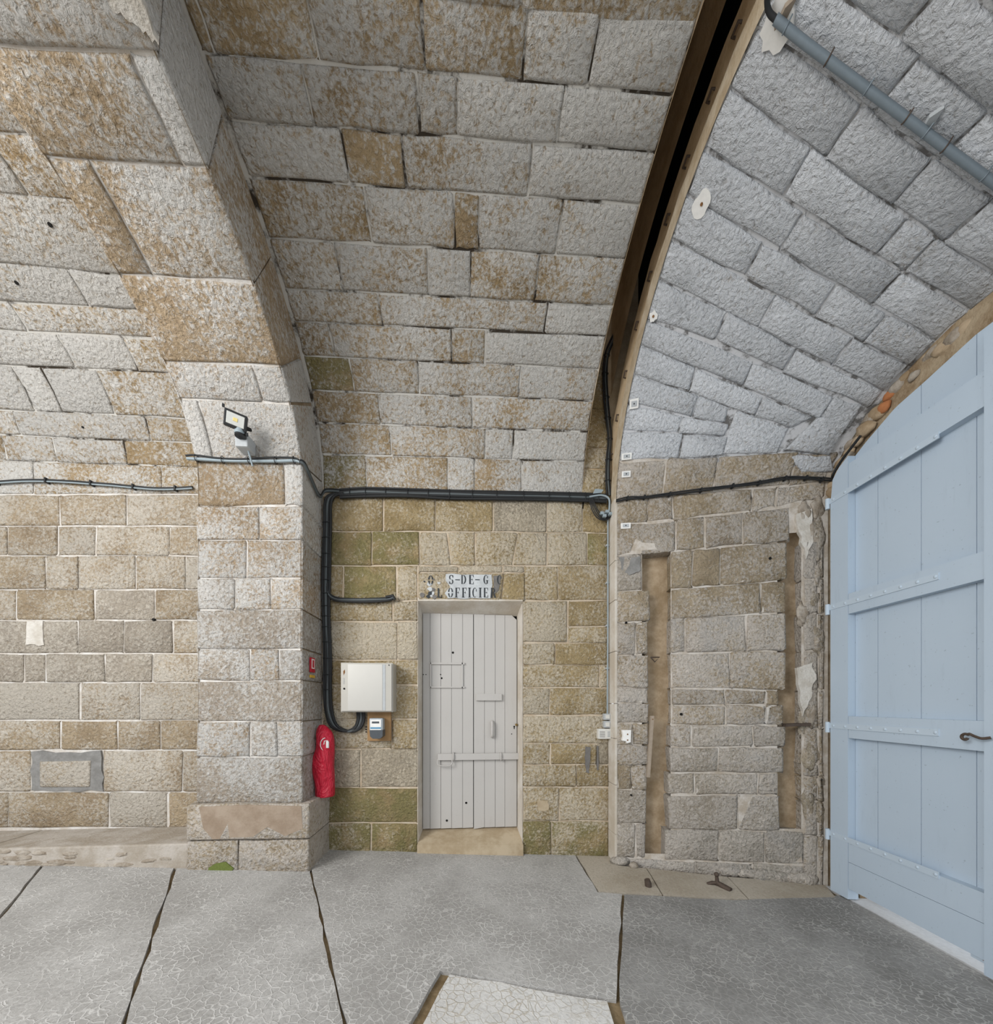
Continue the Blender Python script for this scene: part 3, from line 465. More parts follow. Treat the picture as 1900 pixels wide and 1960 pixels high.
# pier side face and right wall
wall_right = sheet('wall_right', sf_right, [(0, .136, -120, 20), (.136, .28, -10.5, 20), (.136, .28, -120, -101), (.28, .79, -120, 20), (.79, .90, -9, 20), (.79, .90, -120, -93), (.90, 1.02, -120, 20)], .012, M['mortar_right'])
tag(wall_right, 'splayed rough stone wall with two vertical chases beside the blue gate', 'wall', kind='structure')
for q in [(0.0, 18.297, 0.24, 20.136, 0.24, 7.004, 0.0, 6.35, '.'), (0.24, 20.136, 0.481, 22.326, 0.481, 7.795, 0.24, 7.004, 'o'), (0.481, 22.326, 0.834, 26.851, 0.834, 9.716, 0.481, 7.795, 'o'), (0.834, 26.851, 1.0, 29.404, 1.0, 10.983, 0.834, 9.716, '.'), (0.0, 6.35, 0.165, 6.799, 0.165, -2.377, 0.0, -2.361, 'o'), (0.165, 6.799, 0.29, 7.14, 0.29, -2.388, 0.165, -2.377, '.'), (0.29, 7.14, 0.671, 8.47, 0.671, -2.22, 0.29, -2.388, 'o'), (0.671, 8.47, 0.78, 9.302, 0.78, -1.696, 0.671, -2.22, 'o'), (0.78, 9.302, 1.0, 10.983, 1.0, -0.635, 0.78, -1.696, '.'), (0.0, -2.361, 0.303, -2.385, 0.303, -11.614, 0.0, -11.308, '.'), (0.303, -2.385, 0.448, -2.32, 0.448, -11.453, 0.303, -11.614, 'o'), (0.448, -2.32, 0.628, -2.239, 0.628, -11.255, 0.448, -11.453, '.'), (0.628, -2.239, 0.845, -1.381, 0.845, -11.47, 0.628, -11.255, 'o'), (0.0, -11.308, 0.136, -11.453, 0.136, -22.313, 0.0, -21.98, 'd'), (0.277, -11.603, 0.387, -11.52, 0.387, -22.638, 0.277, -22.658, 'o'), (0.387, -11.52, 0.521, -11.373, 0.521, -22.544, 0.387, -22.638, 'o'), (0.521, -11.373, 0.834, -11.452, 0.834, -22.363, 0.521, -22.544, 'o'), (0.0, -21.98, 0.176, -22.41, 0.176, -31.581, 0.0, -31.737, '.'), (0.277, -22.658, 0.711, -22.421, 0.711, -31.576, 0.277, -31.49, 'o'), (0.711, -22.421, 0.831, -22.365, 0.831, -31.58, 0.711, -31.576, 'o'), (0.0, -31.737, 0.102, -31.646, 0.102, -41.631, 0.0, -41.793, '.'), (0.102, -31.646, 0.17, -31.585, 0.17, -41.522, 0.102, -41.631, '.'), (0.28, -31.488, 0.352, -31.489, 0.352, -41.718, 0.28, -41.639, '.'), (0.352, -31.489, 0.642, -31.567, 0.642, -42.164, 0.352, -41.718, '.'), (0.642, -31.567, 0.829, -31.58, 0.829, -42.459, 0.642, -42.164, '.'), (0.0, -41.787, 0.17, -41.697, 0.17, -51.713, 0.0, -51.19, '.'), (0.282, -41.638, 0.568, -42.05, 0.568, -52.855, 0.282, -52.056, '.'), (0.568, -42.05, 0.826, -42.455, 0.826, -53.536, 0.568, -52.855, '.'), (0.0, -51.196, 0.17, -51.538, 0.17, -56.242, 0.0, -55.908, 'c'), (0.285, -52.064, 0.544, -52.786, 0.544, -57.426, 0.285, -56.981, '.'), (0.544, -52.786, 0.737, -53.31, 0.737, -57.743, 0.544, -57.426, '.'), (0.737, -53.31, 0.798, -53.463, 0.798, -57.841, 0.737, -57.743, '.'), (0.0, -55.908, 0.173, -56.247, 0.173, -62.193, 0.0, -61.877, 'c'), (0.285, -56.981, 0.544, -57.426, 0.544, -63.171, 0.285, -62.833, '.'), (0.544, -57.426, 0.737, -57.743, 0.737, -63.407, 0.544, -63.171, '.'), (0.737, -57.743, 0.817, -57.873, 0.817, -63.504, 0.737, -63.407, '.'), (0.0, -61.877, 0.088, -62.038, 0.088, -68.741, 0.0, -68.634, '.'), (0.088, -62.038, 0.173, -62.193, 0.173, -68.844, 0.088, -68.741, '.'), (0.277, -62.807, 0.382, -62.974, 0.382, -69.398, 0.277, -69.289, '.'), (0.382, -62.974, 0.677, -63.333, 0.677, -69.621, 0.382, -69.398, 'c'), (0.677, -63.333, 0.824, -63.512, 0.824, -69.733, 0.677, -69.621, 'c'), (0.0, -68.634, 0.17, -68.841, 0.17, -74.741, 0.0, -74.605, '.'), (0.272, -69.276, 0.514, -69.497, 0.514, -77.008, 0.272, -76.829, 'c'), (0.514, -69.497, 0.817, -69.727, 0.817, -77.137, 0.514, -77.008, 'c'), (0.0, -74.605, 0.083, -74.671, 0.083, -81.98, 0.0, -81.992, '.'), (0.083, -74.671, 0.165, -74.736, 0.165, -81.969, 0.083, -81.98, '.'), (0.267, -76.82, 0.395, -76.934, 0.395, -83.352, 0.267, -83.327, 'c'), (0.395, -76.934, 0.701, -77.112, 0.701, -83.389, 0.395, -83.352, 'c'), (0.701, -77.112, 0.793, -77.132, 0.793, -83.367, 0.701, -83.389, 'c'), (0.0, -81.992, 0.16, -81.97, 0.16, -91.913, 0.0, -92.047, 'c'), (0.264, -83.326, 0.603, -83.385, 0.603, -93.593, 0.264, -93.643, 'c'), (0.603, -83.385, 0.802, -83.364, 0.802, -93.604, 0.603, -93.593, 'c'), (0.0, -92.047, 0.102, -91.962, 0.102, -102.232, 0.0, -102.419, 'c'), (0.102, -91.962, 0.155, -91.918, 0.155, -102.134, 0.102, -102.232, 'c'), (0.249, -93.641, 0.514, -93.609, 0.514, -102.808, 0.249, -102.726, 'b'), (0.514, -93.609, 0.733, -93.592, 0.733, -102.908, 0.514, -102.808, 'b'), (0.733, -93.592, 0.912, -93.623, 0.912, -103.027, 0.733, -102.908, 'b'), (0.0, -102.723, 0.403, -102.766, 0.403, -107.14, 0.0, -105.53, 'b'), (0.403, -102.766, 0.672, -102.867, 0.672, -108.558, 0.403, -107.14, 'b'), (0.672, -102.867, 0.912, -103.027, 0.912, -109.459, 0.672, -108.558, 'b'), (0.907, -11.505, 0.975, -11.852, 0.975, -22.543, 0.907, -22.251, 'w'), (0.975, -11.852, 1.0, -11.978, 1.0, -22.649, 0.975, -22.543, '.'), (0.907, -22.251, 0.975, -22.543, 0.975, -32.355, 0.907, -32.113, 'w'), (0.975, -22.543, 1.0, -22.649, 1.0, -32.444, 0.975, -32.355, '.'), (0.907, -32.113, 0.975, -32.355, 0.975, -42.754, 0.907, -42.564, 'w'), (0.975, -32.355, 1.0, -32.444, 1.0, -42.823, 0.975, -42.754, '.'), (0.907, -42.564, 0.975, -42.754, 0.975, -53.884, 0.907, -53.751, 'w'), (0.975, -42.754, 1.0, -42.823, 1.0, -53.933, 0.975, -53.884, '.'), (0.907, -53.751, 0.975, -53.884, 0.975, -64.429, 0.907, -64.35, 'w'), (0.975, -53.884, 1.0, -53.933, 1.0, -64.458, 0.975, -64.429, '.'), (0.907, -64.35, 0.975, -64.429, 0.975, -74.534, 0.907, -74.506, 'w'), (0.975, -64.429, 1.0, -64.458, 1.0, -74.544, 0.975, -74.534, '.'), (0.907, -74.506, 0.975, -74.534, 0.975, -78.196, 0.907, -78.186, 'w'), (0.975, -74.534, 1.0, -74.544, 1.0, -78.199, 0.975, -78.196, '.'), (0.907, -78.186, 0.975, -78.196, 0.975, -85.225, 0.907, -85.252, 'w'), (0.975, -78.196, 1.0, -78.199, 1.0, -85.216, 0.975, -85.225, '.'), (0.907, -85.252, 0.975, -85.225, 0.975, -94.745, 0.907, -94.82, 'w'), (0.975, -85.225, 1.0, -85.216, 1.0, -94.718, 0.975, -94.745, '.'), (0.907, -94.82, 0.975, -94.745, 0.975, -109.39, 0.907, -109.54, 'w'), (0.975, -94.745, 1.0, -94.718, 1.0, -109.336, 0.975, -109.39, '.')]:
    left = min(q[0], q[6]); r = max(q[2], q[4]); dp = .03
    if left < .002: dp = .155
    elif .10 < left < .30 or .10 < r < .30 or .78 < r < .92 or .85 < left < .92: dp = .13 if q[1] < -9 else .03
    t = q[8]
    stone(sf_right, q, M['right'], wall_right, .012 if left > .002 else .010, .012, dp, .011, 0., 'stone', .007)
    if left < .002 and q[1] < 0:
        pass
z0 = -.1
while z0 < 3.2:
    z1 = min(3.22, z0+rnd.uniform(.28, .5)); z1 = 3.22 if 3.22-z1 < .2 else z1
    MB().box(1.306, 1.330, -.150, .02, z0+.002, z1-.002, .005).build('corner_stone', M['reveal'], wall_right); z0 = z1
# pier corner stones seen from the side: long dressed strip
sheet('chase_back', sf_right, [(.12, .30, -112, -9), (.80, .93, -94, -7)], .125, M['plaster_brown'], wall_right, .03)
def lump(c, r, mat, parent, name='rubble_stone', sx=1, sy=1, sz=1, sub=2, amp=.25, seed=0):
    bm = bmesh.new(); bmesh.ops.create_icosphere(bm, subdivisions=sub, radius=1)
    for v in bm.verts:
        k = 1+amp*noise.noise(v.co*1.3+Vector((seed*3.1, seed, 7)))+amp*.4*noise.noise(v.co*3.7+Vector((seed, 5, seed)))
        v.co = Vector((c[0]+v.co.x*r*sx*k, c[1]+v.co.y*r*sy*k, c[2]+v.co.z*r*sz*k))
    return MB().bm(bm, True).build(name, mat, parent)
# rubble infill in the chases and at the foot of the wall
for k in range(16):
    u = .90+.09*rnd.random(); v = -2-88*rnd.random(); p, _, _, n = frame(sf_right, u, v)
    lump(p-n*.02, rnd.uniform(.05, .09), M['right'] if k % 3 else M['rubble'], wall_right, 'rubble_stone', .7, .35, rnd.uniform(1.0, 2.0), 3, .6, k+20).color = (.55, .1, .3, 1)
for k in range(10):
    u = .55+.42*k/10; p, _, _, n = frame(sf_right, u, -104); z = fz(p.x)
    lump((p.x, p.y+.0, z+.03), rnd.uniform(.04, .07), M['right'], wall_right, 'foot_rubble', 1.4, .6, .8, 2, .35, k+50).color = (.3, .2, .8, 1)
# right vault
vault_r = sheet('ceiling', sf_right, [(0, 1.02, 18, 122)], .016, M['mortar_grey'])
tag(vault_r, 'whitewashed splayed vault narrowing to the blue gate', 'ceiling', kind='structure')
for q in [(0.0, 27.08, 0.291, 28.762, 0.291, 20.448, 0.0, 18.294, 'w'), (0.291, 28.762, 0.502, 29.825, 0.502, 22.763, 0.291, 20.448, 'w'), (0.0, 34.736, 0.268, 34.004, 0.268, 28.641, 0.0, 27.08, 'w'), (0.268, 34.004, 0.485, 33.809, 0.485, 29.738, 0.268, 28.641, 'w'), (0.493, 38.983, 0.745, 36.028, 0.745, 25.452, 0.493, 22.661, 'w'), (0.0, 42.154, 0.311, 40.58, 0.311, 34.112, 0.0, 34.736, 'w'), (0.311, 40.58, 0.464, 39.419, 0.464, 33.897, 0.311, 34.112, 'w'), (0.0, 48.578, 0.263, 47.178, 0.263, 40.846, 0.0, 42.154, 'w'), (0.263, 47.178, 0.58, 44.501, 0.58, 37.705, 0.263, 40.846, 'w'), (0.58, 44.501, 0.827, 42.261, 0.748, 36.002, 0.58, 37.705, 'w'), (0.0, 54.443, 0.479, 53.185, 0.479, 46.115, 0.0, 48.578, 'w'), (0.479, 53.185, 0.847, 50.874, 0.847, 42.084, 0.479, 46.115, 'w'), (0.847, 50.874, 0.967, 50.819, 0.985, 40.876, 0.847, 42.084, 'w'), (0.0, 62.08, 0.297, 61.652, 0.297, 54.803, 0.0, 54.443, 'w'), (0.297, 61.652, 0.604, 59.922, 0.604, 52.876, 0.297, 54.803, 'w'), (0.604, 59.922, 1.0, 57.652, 1.0, 50.804, 0.604, 52.876, 'w'), (0.0, 69.306, 0.433, 68.827, 0.433, 60.67, 0.0, 62.08, 'w'), (0.433, 68.827, 0.763, 68.037, 0.763, 59.091, 0.433, 60.67, 'w'), (0.763, 68.037, 1.0, 67.722, 1.0, 57.652, 0.763, 59.091, 'w'), (0.0, 76.78, 0.301, 76.23, 0.301, 69.366, 0.0, 69.306, 'w'), (0.301, 76.23, 0.595, 76.415, 0.595, 68.541, 0.301, 69.366, 'w'), (0.595, 76.415, 0.804, 76.24, 0.804, 67.915, 0.595, 68.541, 'w'), (0.804, 76.24, 1.0, 76.743, 1.0, 67.722, 0.804, 67.915, '.'), (0.0, 83.583, 0.366, 84.065, 0.366, 76.475, 0.0, 76.78, 'w'), (0.366, 84.065, 0.738, 85.249, 0.738, 76.282, 0.366, 76.475, 'w'), (0.738, 85.249, 1.0, 86.833, 1.0, 76.743, 0.738, 76.282, 'w'), (0.0, 91.614, 0.284, 92.022, 0.284, 83.93, 0.0, 83.583, 'w'), (0.284, 92.022, 0.635, 93.207, 0.635, 84.774, 0.284, 83.93, 'w'), (0.635, 93.207, 0.744, 93.61, 0.744, 85.278, 0.635, 84.774, 'p'), (0.744, 93.61, 1.0, 95.677, 1.0, 86.833, 0.744, 85.278, 'p'), (0.0, 98.909, 0.332, 100.717, 0.332, 92.061, 0.0, 91.614, 'w'), (0.332, 100.717, 0.568, 101.946, 0.568, 92.999, 0.332, 92.061, 'w'), (0.568, 101.946, 0.767, 104.175, 0.767, 93.795, 0.568, 92.999, 'w'), (0.767, 104.175, 1.0, 106.798, 1.0, 95.677, 0.767, 93.795, 'w'), (0.0, 105.957, 0.369, 109.535, 0.369, 100.891, 0.0, 98.909, 'w'), (0.369, 109.535, 0.581, 111.337, 0.581, 102.083, 0.369, 100.891, 'w'), (0.581, 111.337, 1.0, 115.527, 1.0, 106.798, 0.581, 102.083, 'w'), (0.0, 112.369, 0.305, 116.781, 0.305, 109.022, 0.0, 105.957, 'w'), (0.305, 116.781, 1.0, 126.833, 1.0, 115.527, 0.305, 109.022, 'w')]: stone(sf_right, q, M['white'], vault_r, .010, .016, .05, .008, 0., 'stone', .005)
for c in [[(0.836, 42.257), (0.967, 47.908), (0.973, 27.197), (0.763, 27.065)], [(0.789, 25.426), (0.973, 27.197), (1.024, 17.505), (0.879, 16.79)]]:
    stone(sf_right, (*c[0], *c[1], *c[2], *c[3], 'w'), M['white'], vault_r, .01, .02, .06, .012, .012)
for k, (u0, u1) in enumerate(((0, .38), (.38, .75), (.75, 1.0))):
    stone(sf_right, (u0, 131, u1, 131, u1, 119, u0, 119, 'w'), M['white'], vault_r, .012, .02, .05)
# end wall that the vault dies into, around the gate
gate_wall = MB()
V = [-110, -40, 0]+list(range(6, 175, 6)); pts = [sf_right(1.0, v) for v in V]
outer = [(3.045, p.y+.35, p.z) for p in pts]
inner = []
for v in V:
    p, _, _, n = frame(sf_right, 1., max(v, .1)); q = sf_right(1., v); inner.append((3.045+(p.y+.5)*.085, q.y+n.y*.22, q.z+n.z*.22))
k = len(V)
for i, p in enumerate(pts): outer[i] = (3.045+(p.y+.5)*.085, p.y+.4 if V[i] <= 0 else p.y+.4*math.cos(math.radians(V[i])), p.z+.6*math.sin(math.radians(max(0, V[i]))))
gate_wall.add(outer+inner, [(i, i+1, i+1+k, i+k) for i in range(k-1)])
gate_wall.add(inner+[(x+.35, y, z) for x, y, z in inner], [(i, i+1, i+1+k, i+k) for i in range(k-1)])
gate_wall = gate_wall.build('wall_end', mortar('rough_end_wall', (.22, .15, .085), (.40, .32, .22), 6, .9)); tag(gate_wall, 'brown rough stone arch edge around the blue gate', 'wall', kind='structure')
for i in range(26):
    v = 3+i*3.4; p, _, _, n = frame(sf_right, 1., v); q = p+n*rnd.uniform(.0, .09)
    lump((q.x+.05, q.y, q.z), rnd.uniform(.025, .055), M['brick'] if i in (11, 15, 16) else M['rubble'] if i % 2 else M['plaster_brown'], gate_wall, 'arch_rubble', .7, 1.2, 1.0, 2, .35, i+80)

# ------------------------------------------------------------------ ground outside the gate
out = MB().box(3.0, 9, -5, 4, -.5, -.19).build('ground_outside', M['gravel']); tag(out, 'pale sunlit gravel outside, glimpsed under the blue gate', 'ground', kind='structure')
thr = MB().prism([(2.96, -.52), (2.80, -2.6), (3.05, -2.6), (3.12, -.52)], lambda x, y: (x, y, fz(x)+.004), lambda x, y: (x, y, -.3)).build('trim_5', simple('threshold_stone', (.56, .57, .58), .7, 0, .2, .5)); tag(thr, 'pale stone threshold strip under the blue gate', 'threshold', kind='structure')

# ------------------------------------------------------------------ blue gate
GZ = -.155
GTOP = [(0.014, 3.166), (0.068, 3.233), (0.235, 3.328), (0.436, 3.419), (0.61, 3.444), (0.866, 3.491), (0.958, 3.488)]
def gtop(s):
    s = min(s, 1.9-s); P = [(0.0, 2.98), (.006, 3.08)]+[(max(a, .012), b) for a, b in GTOP]+[(.96, GTOP[-1][1]+.003)]
    P.sort()
    for a, b in zip(P, P[1:]):
        if a[0] <= s <= b[0]: return a[1]+(b[1]-a[1])*(s-a[0])/max(1e-6, b[0]-a[0])
    return P[-1][1]
def make_leaf(name, label, s0, s1, hinge, full):
    root = empty(name, (2.95, -.60, 0), math.atan2(-.9964, -.0846)); tag(root, label, 'gate', kind='structure')
    def board(nm, a, b, z0, z1, y0, y1, top=False, mat='gate', parent=root):
        if top:
            n = 8; pts = [(a, z0), (b, z0)]+[(b+(a-b)*i/n, min(z1, gtop(b+(a-b)*i/n))) for i in range(n+1)]
        else: pts = [(a, z0), (b, z0), (b, z1), (a, z1)]
        return MB().prism(pts, lambda s, z: (s, y0, z), lambda s, z: (s, y1, z)).build(nm, M[mat], parent)
    def S_(x): return x if hinge == 0 else 1.9-x
    def rng(a, b): a, b = S_(a), S_(b); return (min(a, b), max(a, b))
    js = [.150, .319, .592, .869, .955]
    for a, b in zip(js, js[1:]):                      # recessed planks
        a, b = rng(a, b); board('plank', a+.002, b-.002, -.03, 9, .026, .05, True)
    a, b = rng(0, .150); board('stile', a, b-.001, -.14, 9, -.03, .05, True)
    for z0, z1 in ((3.017, 3.215), (2.06, 2.215), (1.104, 1.272), (.150, .318), (-.055, .147)):
        a, b = rng(.152, .945); board('rail', a, b, z0, z1, -.028, .026)
    a, b = rng(.152, .93)
    if full:
        a, b = rng(.945, .97)
    for zc in (3.010, 2.148, 1.190, .318):            # strap hinges with rivets
        a, b = rng(-.025, .735)
        st = board('strap_hinge', a, b, zc-.02, zc+.022, -.034, -.027, False, 'gate_iron')
        for i in range(8):
            s = S_(.03+.69*i/7); bm = bmesh.new(); bmesh.ops.create_uvsphere(bm, u_segments=8, v_segments=5, radius=.011)
            for v in bm.verts: v.co = Vector((s+v.co.x, -.034+v.co.y*.5, zc+.001+v.co.z))
            MB().bm(bm, True).build('rivet', M['gate_iron'], st)
        MB().cyl((S_(-.02), -.035, zc-.055), (S_(-.02), -.035, zc+.03), .016, 10).build('hinge_pin', M['gate_iron'], st)
    return root
g1 = make_leaf('door_1', 'pale blue plank gate leaf with riveted strap hinges', 0, .95, 0, True)
# lever handle with a curl, and the lock box low down
curl = [(.905+.018*math.cos(t)*(1-t/14), -.075, 1.178+.018*math.sin(t)*(1-t/14)) for t in [x*.6 for x in range(0, 13)]]
h = [(.995, -.06, 1.185), (.97, -.075, 1.178), (.94, -.078, 1.188), (.918, -.078, 1.199)]+[(.9+.022*math.cos(t)*(1-.09*t), -.078, 1.178+.022*math.sin(t)*(1-.09*t)) for t in [.9+.5*i for i in range(11)]]
hd = MB().tube(smooth(h, 3), .0075, 8).build('lever_handle', M['iron'], g1); hd['label'] = 'black curled iron lever handle'
lk = MB().box(.872, .945, -.012, .012, -.08, .0).build('lock_case', M['gate_iron'], g1)
for i, (x, z, r) in enumerate(((.885, -.055, .006), (.885, -.022, .006), (.908, -.04, .013), (.93, -.06, .005), (.93, -.025, .005))):
    MB().cyl((x, -.016, z), (x, -.008, z), r, 10).build('lock_hole', M['rust'] if i != 2 else M['hole'], lk)
g2 = make_leaf('door_2', 'second blue plank gate leaf beyond the lever handle', .95, 1.9, 1, False)
MB().box(.948, 1.0, -.036, .012, -.13, 3.42).build('cover_strip', M['gate'], g2)

# ------------------------------------------------------------------ grey plank door in its reveal
door_frame = empty('trim_6'); tag(door_frame, 'pale stone reveal and worn sill framing the grey plank door', 'door frame', kind='structure')
m = MB().prism([(-.468, .004), (-.449, .20), (-.56, .20), (-.485, .02)], lambda x, y: (x, y, .0), lambda x, y: (x, y, 2.30)).build('jamb', M['reveal'], door_frame)
m = MB().prism([(.488, .004), (.462, .20), (.56, .20), (.505, .02)], lambda x, y: (x, y, -.05), lambda x, y: (x, y, 2.30)).build('jamb', M['reveal'], door_frame)
MB().add([(-.47, -.003, 2.300), (.49, -.003, 2.318), (.47, .2, 2.225), (-.455, .2, 2.225), (-.47, -.003, 2.33), (.49, -.003, 2.33), (.47, .2, 2.33), (-.455, .2, 2.33)], [(0, 1, 2, 3), (4, 5, 6, 7), (0, 1, 5, 4), (1, 2, 6, 5), (2, 3, 7, 6), (3, 0, 4, 7)]).build('soffit', M['reveal'], door_frame)
MB().add([(-.47, -.035, .10), (.49, -.04, .075), (.47, .22, .165), (-.455, .22, .165), (-.47, -.035, -.1), (.49, -.04, -.1), (.47, .22, -.1), (-.455, .22, -.1)], [(0, 1, 2, 3), (4, 5, 6, 7), (0, 1, 5, 4), (1, 2, 6, 5), (2, 3, 7, 6), (3, 0, 4, 7)]).build('sill', M['sill'], door_frame)
MB().box(-.5, .5, .26, .28, -.1, 2.5).build('dark_backing', M['hole'], door_frame)
door = empty('door_3', (0, .175, 0)); tag(door, 'pale grey vertical plank door with iron bar under the painted lintel', 'door', kind='structure')
DX = [-0.446, -0.377, -0.275, -0.173, -0.068, 0.037, 0.143, 0.247, 0.341, 0.458]
for i, (a, b) in enumerate(zip(DX, DX[1:])):
    zt = 2.232-.004*(i > 5); g = .0035 if i in (4, 5) else .0015
    pts = [(a+(g if i == 5 else .0015), .172-.012*(i == 5)), (b-(g if i == 4 else .0015), .174), (b-(g if i == 4 else .0015), zt-(.05 if i == 8 else 0)), (a+(g if i == 5 else .0015), zt)]
    if i == 8: pts = pts[:2]+[(b-.0015, zt-.045), (b-.05, zt), (a+.0015, zt)]
    MB().prism(pts, lambda x, z: (x, 0, z), lambda x, z: (x, .035, z)).build('door_plank', M['door'], door)
def dz(px, py): return None
# pieces fixed to the door, measured in the door's own frame
D = {'hatch': [(-0.376, 1.762), (-0.063, 1.519)], 'plate': [(0.062, 1.464), (0.31, 1.398)], 'pull': [(0.196, 1.196), (0.234, 1.05)], 'bar': [(-0.302, 0.888), (0.463, 0.83)], 'loops': [(-0.153, 0.862), (0.3, 0.857)], 'holes': [(-0.16, 1.859), (-0.267, 1.613), (-0.033, 0.413), (-0.218, 0.247), (-0.277, 1.648), (-0.44, 1.647), (-0.416, 1.647), (0.407, 1.074)], 'key': (0.432, 1.14), 'latch': (0.448, 1.165)}
(hx0, hz1), (hx1, hz0) = D['hatch']
for a, b, c, d in ((hx0-.004, hx1+.016, hz1-.018, hz1), (hx0-.004, hx1+.016, hz0, hz0+.014), (hx0, hx0+.012, hz0, hz1), (hx1-.014, hx1, hz0, hz1)):
    MB().box(a, b, -.016, .004, c, d, .002).build('hatch_frame', M['door'], door)
(a, d), (b, c) = D['plate']; pl = MB().box(a, b, -.026, .004, c, d, .003).build('nailed_plate', M['door'], door)
(a, d), (b, c) = D['pull']; MB().tube(smooth([((a+b)/2, .004, c), ((a+b)/2, -.035, c+.008), ((a+b)/2, -.04, (c+d)/2), ((a+b)/2, -.035, d-.008), ((a+b)/2, .004, d)], 4), .013, 8).build('pull_handle', M['door'], door)
(a, d), (b, c) = D['bar']; br = MB().box(a, b+.01, -.035, -.012, c, d+.004, .004).build('locking_bar', M['door'], door)
MB().tube(smooth([(a+.0, -.03, c+.01), (a+.0, -.04, c-.035), (a+.04, -.045, c-.05), (a+.11, -.045, c-.05), (a+.135, -.04, c-.03), (a+.135, -.03, c)], 4), .006, 6).build('bar_handle', M['door'], br)
for x, z in D['loops']:
    MB().tube(smooth([(x, .0, z-.03), (x, -.042, z-.03), (x, -.05, z), (x, -.042, z+.035), (x, 0, z+.035)], 3), .007, 6).build('bar_staple', M['door'], door)
for (x, z), r in zip(D['holes'], (.011, .009, .011, .011, .006, .005, .005, .005)):
    MB().cyl((x, -.0015, z), (x, .01, z), r, 12).build('bored_hole', M['hole'], door)
x, z = D['key']; MB().box(x-.004, x+.004, -.002, .01, z-.018, z+.006).cyl((x, -.002, z+.006), (x, .01, z+.006), .008, 10).build('keyhole', M['hole'], door)
x, z = D['latch']; MB().tube([(x+.005, 0, z), (x+.005, -.03, z), (x-.005, -.034, z)], [.009, .011, .012], 8).build('brass_latch', simple('worn_brass', (.34, .24, .09), .4, .7), door)

# ------------------------------------------------------------------ painted inscription on the lintel
sign = empty('painted_inscription', (0, -.006, 2.5)); tag(sign, 'worn black stencil lettering on pale plaster above the grey plank door', 'lettering')
sign.location = (0, 0, 0)
SG = {'main': [(-0.217, 2.545), (0.199, 2.551), (0.208, 2.455), (0.189, 2.334), (-0.193, 2.326), (-0.226, 2.373), (-0.174, 2.431), (-0.217, 2.488)], 'side': [(-0.438, 2.511), (-0.302, 2.547), (-0.231, 2.54), (-0.221, 2.488), (-0.25, 2.439), (-0.231, 2.392), (-0.287, 2.334), (-0.438, 2.34), (-0.41, 2.421)], 'right': [(0.218, 2.542), (0.285, 2.548), (0.266, 2.413), (0.218, 2.364)]}
def plate(name, poly, y0, y1, mat, parent):
    return MB().prism(ragged(poly, .006, .05), lambda x, z: (x, y0, z), lambda x, z: (x, y1, z)).build(name, M[mat], parent)
plate('plaster_panel', SG['main'], -.0135, .0, 'plaster_sign', sign)
plate('worn_panel', SG['right'], -.012, 0, 'stain', sign)
for k in range(14):
    x0, x1, z0, z1 = -.44, -.245, 2.335, 2.50
    x = rnd.uniform(x0, x1); z = rnd.uniform(z0, z1); r = rnd.uniform(.008, .026)
    plate('flaking_paint', [(x+r*math.cos(t)*rnd.uniform(.6, 1.3), z+r*math.sin(t)*rnd.uniform(.5, 1.1)) for t in [i*math.pi/4 for i in range(8)]], -.0118-.0001*k, 0, ('stain', 'plaster_sign', 'ink')[k % 3], sign)
def ringseg(cx, cz, ro, zo, ri, zi, a0, a1, n=14):
    out = []
    for i in range(n):
        t0 = math.radians(a0+(a1-a0)*i/n); t1 = math.radians(a0+(a1-a0)*(i+1)/n)
        out.append([(cx+ro*math.cos(t0), cz+zo*math.sin(t0)), (cx+ro*math.cos(t1), cz+zo*math.sin(t1)), (cx+ri*math.cos(t1), cz+zi*math.sin(t1)), (cx+ri*math.cos(t0), cz+zi*math.sin(t0))])
    return out
def rc(a, b, c, d): return [[(a, c), (b, c), (b, d), (a, d)]]
